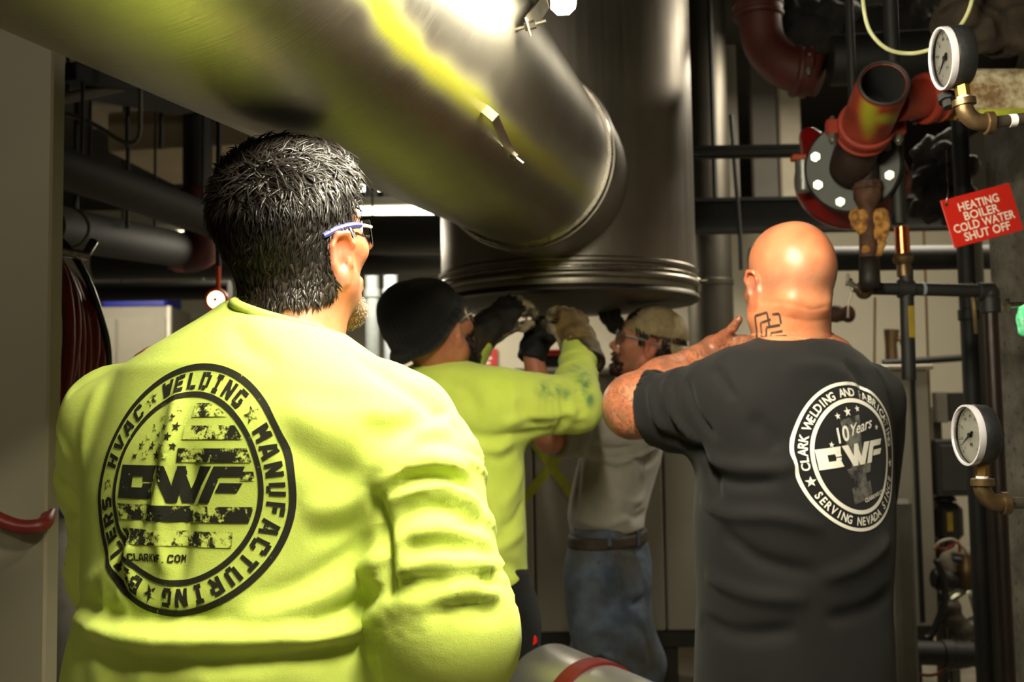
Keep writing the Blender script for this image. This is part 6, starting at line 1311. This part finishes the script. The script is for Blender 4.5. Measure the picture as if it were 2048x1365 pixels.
# ================================================================ printing on cloth, skin and signs
def tess(quads, step):
    V = []; Fc = []
    for q in quads:
        q = [np.array(p, float) for p in q]
        nu = max(1, int(math.ceil(max(np.linalg.norm(q[1] - q[0]), np.linalg.norm(q[2] - q[3])) / step))); nv = max(1, int(math.ceil(max(np.linalg.norm(q[3] - q[0]), np.linalg.norm(q[2] - q[1])) / step)))
        o = len(V)
        for i in range(nu + 1):
            for j in range(nv + 1):
                u, v = i / nu, j / nv; V.append((1 - u) * (1 - v) * q[0] + u * (1 - v) * q[1] + u * v * q[2] + (1 - u) * v * q[3])
        for i in range(nu):
            for j in range(nv): a = o + i * (nv + 1) + j; Fc.append((a, a + nv + 1, a + nv + 2, a + 1))
    return V, Fc
GL = {  # stencil strokes on a .7 x 1 box: x0,y0,x1,y1 centre lines
 'A': [(.0, 0, .26, 1), (.70, 0, .44, 1), (.2, .3, .5, .3)], 'B': [(.1, 0, .1, 1), (.24, .9, .58, .9), (.24, .5, .58, .5), (.24, .1, .58, .1), (.6, .56, .6, .86), (.6, .14, .6, .44)],
 'C': [(.1, .12, .1, .88), (.1, .9, .66, .9), (.1, .1, .66, .1), (.62, .9, .62, .68), (.62, .1, .62, .32)], 'D': [(.1, 0, .1, 1), (.24, .9, .56, .9), (.24, .1, .56, .1), (.6, .14, .6, .86)],
 'E': [(.1, 0, .1, 1), (.24, .9, .68, .9), (.24, .5, .6, .5), (.24, .1, .68, .1)], 'F': [(.1, 0, .1, 1), (.24, .9, .68, .9), (.24, .5, .6, .5)],
 'G': [(.1, .12, .1, .88), (.1, .9, .66, .9), (.1, .1, .66, .1), (.6, .1, .6, .46), (.4, .44, .66, .44)], 'H': [(.1, 0, .1, 1), (.6, 0, .6, 1), (.22, .5, .5, .5)], 'I': [(.35, .04, .35, .96), (.12, .92, .58, .92), (.12, .08, .58, .08)],
 'L': [(.1, 0, .1, 1), (.24, .1, .68, .1)], 'M': [(.08, 0, .08, 1), (.66, 0, .66, 1), (.14, .95, .37, .4), (.6, .95, .37, .4)], 'N': [(.08, 0, .08, 1), (.62, 0, .62, 1), (.12, .95, .58, .05)],
 'O': [(.1, .12, .1, .88), (.6, .12, .6, .88), (.16, .9, .54, .9), (.16, .1, .54, .1)], 'R': [(.1, 0, .1, 1), (.24, .9, .58, .9), (.24, .45, .58, .45), (.6, .5, .6, .86), (.36, .4, .62, 0)],
 'S': [(.06, .9, .64, .9), (.1, .55, .1, .86), (.1, .5, .6, .5), (.6, .14, .6, .46), (.06, .1, .64, .1)], 'T': [(.35, 0, .35, .76), (.02, .9, .68, .9)], 'U': [(.1, .12, .1, 1), (.6, .12, .6, 1), (.16, .1, .54, .1)],
 'V': [(.06, 1, .32, 0), (.66, 1, .40, 0)], 'W': [(.03, 1, .18, 0), (.2, 0, .34, .8), (.36, .8, .5, 0), (.52, 0, .68, 1)], 'K': [(.1, 0, .1, 1), (.24, .5, .6, 1), (.24, .5, .64, 0)], '.': [(.3, 0, .3, .16)], }
def stroke_quads(txt, h, sw=.19, adv=.86):
    out = []; x0 = 0
    for ch in txt:
        for a, b, c, d in GL.get(ch, []):
            p, q = np.array([a, b]), np.array([c, d]); t = (q - p) / np.linalg.norm(q - p); n = np.array([-t[1], t[0]]) * sw / 2
            out.append([((v[0] + x0) * h * .92, v[1] * h) for v in (p + n, p - n, q - n, q + n)])
        x0 += adv
    return out, (x0 - adv + .7) * h * .92
def star(c, r, rot=0):
    c = np.array(c, float); o = []; P5 = [c + r * np.array([math.sin(rot + k * 1.2566), math.cos(rot + k * 1.2566)]) for k in range(5)]; I5 = [c + .4 * r * np.array([math.sin(rot + .6283 + k * 1.2566), math.cos(rot + .6283 + k * 1.2566)]) for k in range(5)]
    for k in range(5): o.append([c, I5[k - 1], P5[k], I5[k]])
    return o
def ring_quads(r0, r1, n=96, a0=0, a1=2 * math.pi):
    A = np.linspace(a0, a1, n + 1); return [[(r0 * math.cos(A[i]), r0 * math.sin(A[i])), (r1 * math.cos(A[i]), r1 * math.sin(A[i])), (r1 * math.cos(A[i + 1]), r1 * math.sin(A[i + 1])), (r0 * math.cos(A[i + 1]), r0 * math.sin(A[i + 1]))] for i in range(n)]
def arc_place(V, w, ang, r, flip=False):     # set glyph geometry of width w on a circle, upright outwards (or inwards)
    out = []
    for x, y in V:
        if not flip: a = ang - (x - w / 2) / r; rr = r + y
        else: a = ang + (x - w / 2) / r; rr = r - y
        out.append((rr * math.cos(a), rr * math.sin(a)))
    return out
def decal(name, V2, F2, T, o, ex, ey, mat, parent, off=.0009, back=.25, label=None):
    n = np.cross(ex, ey); n /= np.linalg.norm(n); V = []; ok = []
    for u, v in V2:
        p = o + ex * u + ey * v; h = T.ray_cast(Vector(p + n * back), Vector(-n))
        if h[0] is None: V.append(p); ok.append(False)
        else:
            nn = np.array(h[1]); V.append(np.array(h[0]) + (nn if nn @ n > 0 else -nn) * off); ok.append(True)
    V = np.array(V); F3 = []
    for f in F2:
        if all(ok[i] for i in f) and np.ptp(V[list(f)] @ n) < .05: F3.append(f)
    return mesh_obj(name, V, F3, mat, parent, 180, label)
def ink(name, col, cloth, lo=.36, hi=.44, sc=60, rough=.8):
    t = NT(name); n = t.ramp(t.noise(sc, 6, .75), [(lo, (0, 0, 0, 1)), (hi, (1, 1, 1, 1))]); t.color(t.mix(n, srgb(cloth), srgb(col))); t.set(Roughness=rough, Specular_IOR_Level=.25)
    t.bump(t.noise(900, 2, .6), .3, .001); return t.m
# --- emblem on the lime shirt
T1s = bvh(S1V, S1F); rad1 = .135
n1 = RZ(R_(-27)) @ np.array([0, -1., 0]); ex1 = RZ(R_(-27)) @ np.array([1., 0, 0]); ey1 = np.cross(n1, ex1)
rl = R_(0); ex1, ey1 = ex1 * math.cos(rl) + ey1 * math.sin(rl), -ex1 * math.sin(rl) + ey1 * math.cos(rl)
o1 = P(352, 976, 1.085)
solid = []
solid += ring_quads(.95, 1.0, 120) + ring_quads(.725, .768, 110)
def ring_word(txt, a0, a1, h, r, sw=.25):
    out = []; n = len(txt)
    for i, ch in enumerate(txt):
        a = a0 + (a1 - a0) * (i + .5) / n; q, w = stroke_quads(ch, h, sw)
        out += [arc_place(qq, w, a, r) for qq in q]
    return out
for wd, a, b in (('WELDING', 117, 50), ('MANUFACTURING', 35, -97), ('BOILERS', -111, -174), ('HVAC', 172, 131)): solid += ring_word(wd, R_(a), R_(b), .138, .790)
worn = []
for a in (124, 42, -104, 178.6): worn += star((.86 * math.cos(R_(a)), .86 * math.sin(R_(a))), .075, R_(90 - a))
def clipstripe(y0, y1, x0, x1, n=14, rr=.70):
    out = []
    for i in range(n):
        def xr(y): m = math.sqrt(max(0, rr * rr - y * y)); return max(x0, -m), min(x1, m)
        a = y0 + (y1 - y0) * i / n; b = y0 + (y1 - y0) * (i + 1) / n; (l0, r0), (l1, r1) = xr(a), xr(b)
        if r0 > l0 and r1 > l1: out.append([(l0, a), (r0, a), (r1, b), (l1, b)])
    return out
for y0, y1, x0, x1 in ((.56, .67, .06, .7), (.38, .49, .0, .7), (.20, .31, -.03, .7), (-.27, -.145, -.7, .7), (-.46, -.34, -.62, .52)): worn += clipstripe(y0, y1, x0, x1)
worn += clipstripe(.06, .13, .58, .7)
CW = [[(-.68, .17), (-.68, -.10), (-.52, -.10), (-.52, .17)], [(-.52, .17), (-.52, .08), (-.30, .08), (-.28, .17)], [(-.52, -.01), (-.52, -.10), (-.28, -.10), (-.32, -.01)], [(-.40, .08), (-.30, .08), (-.29, .04), (-.39, .04)], [(-.40, -.01), (-.31, -.01), (-.30, .025), (-.39, .025)],
      [(-.26, .17), (-.14, .17), (.0, -.12), (-.10, -.12)], [(-.10, -.12), (.0, -.12), (.07, .13), (-.03, .13)], [(-.03, .13), (.05, .13), (.14, -.12), (.04, -.12)], [(.04, -.12), (.15, -.12), (.32, .17), (.20, .17)], [(-.02, .17), (.06, .17), (.07, .10), (-.03, .10)],
      [(.34, .17), (.62, .17), (.58, .09), (.30, .09)], [(.30, .09), (.40, .09), (.31, -.12), (.20, -.12)], [(.40, .04), (.60, .04), (.55, -.035), (.36, -.035)]]
worn_cw = CW
q, wl = stroke_quads('CLARKWF.COM', .062, .22)
small = [[(x - .44, y - .59) for x, y in qq] for qq in q]
for j in range(6):
    for i in range(4 + (j % 2)):
        x = -.10 - i * .13 - (0 if j % 2 else .065) + .02; y = .25 + j * .078
        if x * x + y * y < .67 ** 2 and x > -.64: worn += star((x, y), .044, .1)
ink1 = ink('black_print', (.13, .13, .09), LIME, .30, .36, 70); ink1w = ink('black_print_worn', (.13, .13, .09), LIME, .44, .50, 48)
for nm, qs, mt, lb in (('printed_emblem', solid + worn_cw + small, ink1, 'black round print with stencil lettering'), ('printed_flag', worn, ink1w, 'worn black stars and stripes print')):
    V2, F2 = tess([[(x * rad1, y * rad1) for x, y in q] for q in qs], .0075); decal(nm, V2, F2, T1s, o1, ex1, ey1, mt, m1, label=lb)
# --- emblem on the black T-shirt
T4s = bvh(S4V, S4F); rad4 = .131; n4 = RZ(R_(40)) @ np.array([0, -1., 0]); ex4 = RZ(R_(40)) @ np.array([1., 0, 0]); ey4 = np.array([0, 0, 1.])
rl = R_(5); ex4, ey4 = ex4 * math.cos(rl) + ey4 * math.sin(rl), -ex4 * math.sin(rl) + ey4 * math.cos(rl)
o4 = P(1704, 912, 1.78)
wq = ring_quads(.955, 1.0, 110) + ring_quads(.72, .775, 100)
wq += star((.86 * math.cos(R_(196)), .86 * math.sin(R_(196))), .075, R_(0)) + star((.86 * math.cos(R_(-14)), .86 * math.sin(R_(-14))), .075) + star((-.44, .20), .045, .2) + star((.50, .33), .045, .2)
for x, y, r in ((-.24, .56, .05), (-.05, .60, .07), (.15, .62, .05)): wq += star((x, y), r)
for q in CW: wq.append([(x * 1.0 - .02, y * 1.0 - .005) for x, y in q])
grey = [[(-.22, .50), (.16, .54), (.13, .15), (-.19, .15)], [(-.15, .15), (.12, .15), (.12, -.6), (-.15, -.6)], [(-.26, -.15), (.28, -.10), (.24, -.24), (-.2, -.28)], [(-.22, -.40), (.20, -.36), (.20, -.58), (-.22, -.62)]]
wf = []; V4, F4 = tess([[(x * rad4, y * rad4) for x, y in q] for q in wq], .0075)
def add_text(Vd, Fd, txt, size, fn, bold=.02, shear=0.):
    V2, F2 = font_mesh(txt, size, bold, shear)
    if not V2: return
    o = len(Vd); Vd.extend(fn(V2)); Fd.extend([tuple(i + o for i in f) for f in F2])
def arc_text(Vd, Fd, txt, a0, a1, r, h, flip=False, bold=.025):
    n = len(txt)
    for i, ch in enumerate(txt):
        if ch == ' ': continue
        a = a0 + (a1 - a0) * (i + .5) / n
        def fn(V2):
            xs = [v[0] for v in V2]; w = max(xs) - min(xs); return arc_place([((x - min(xs)) * .92, y) for x, y in V2], w * .92, a, r, flip)
        add_text(Vd, Fd, ch, h, fn, bold)
arc_text(V4, F4, 'CLARK WELDING AND FABRICATING', R_(186), R_(2), .805 * rad4, .155 * rad4)
arc_text(V4, F4, 'SERVING NEVADA', R_(206), R_(293), .92 * rad4, .155 * rad4, True)
arc_text(V4, F4, 'SINCE', R_(298), R_(335), .92 * rad4, .155 * rad4, True)
add_text(V4, F4, '10', .26 * rad4, lambda V2: [(x - .36 * rad4, y * 1.1 + .20 * rad4 + .12 * x) for x, y in V2], .02)
add_text(V4, F4, 'Years', .21 * rad4, lambda V2: [(x - .10 * rad4, y + .27 * rad4 + .15 * x) for x, y in V2], .012, .35)
add_text(V4, F4, 'CLARKWF.COM', .075 * rad4, lambda V2: [(x * 1.05 + .0 * rad4, y - .63 * rad4 + .12 * x) for x, y in V2], .02)
decal('printed_emblem', V4, F4, T4s, o4, ex4, ey4, ink('white_print', (.86, .84, .80), (.13, .12, .12), .28, .34, 80), m4, label='white round print with arched lettering')
V2, F2 = tess([[(x * rad4, y * rad4) for x, y in q] for q in grey], .0075); decal('printed_shading', V2, F2, T4s, o4, ex4, ey4, ink('grey_print', (.42, .41, .39), (.13, .12, .12), .42, .6, 22), m4, off=.0005, label='faded grey tower print')
# --- tattoo on the neck
nq = []
for (a, b, c, d) in [(-.9, .8, -.9, -.6), (-.9, .8, -.2, .9), (-.6, .5, -.6, -.3), (-.6, .5, 0, .6), (-.2, .9, -.1, .35), (-.3, .3, .5, .35), (-.3, .3, -.35, -.4), (-.05, .05, -.05, -.5), (-.05, .05, .6, .1), (.2, -.1, .25, -.6), (.2, -.1, .8, -.1), (-.9, -.6, -.1, -.7), (.0, -.8, .9, -.75), (.5, .8, .55, .4), (.1, .8, .5, .8), (-.7, -.9, .9, -1.), (-.6, -.1, -.3, -.1), (.45, -.35, .9, -.35)]:
    p, q2 = np.array([a, b]), np.array([c, d]); t = (q2 - p) / np.linalg.norm(q2 - p); n = np.array([-t[1], t[0]]) * .055; nq.append([tuple(v * .035) for v in (p + n, p - n, q2 - n, q2 + n)])
V2, F2 = tess(nq, .004); na = R_(-25); dirc = RZ(na) @ np.array([0, -1., 0])
decal('neck_tattoo', V2, F2, HB4, P(1540, 668, 1.83), RZ(na) @ np.array([1., 0, 0]), np.array([0, 0, 1.3]), ink('tattoo_ink', (.22, .19, .17), (.62, .38, .27), .25, .5, 60, .5), m4, off=.0006, back=.12, label='dark blocky tattoo')
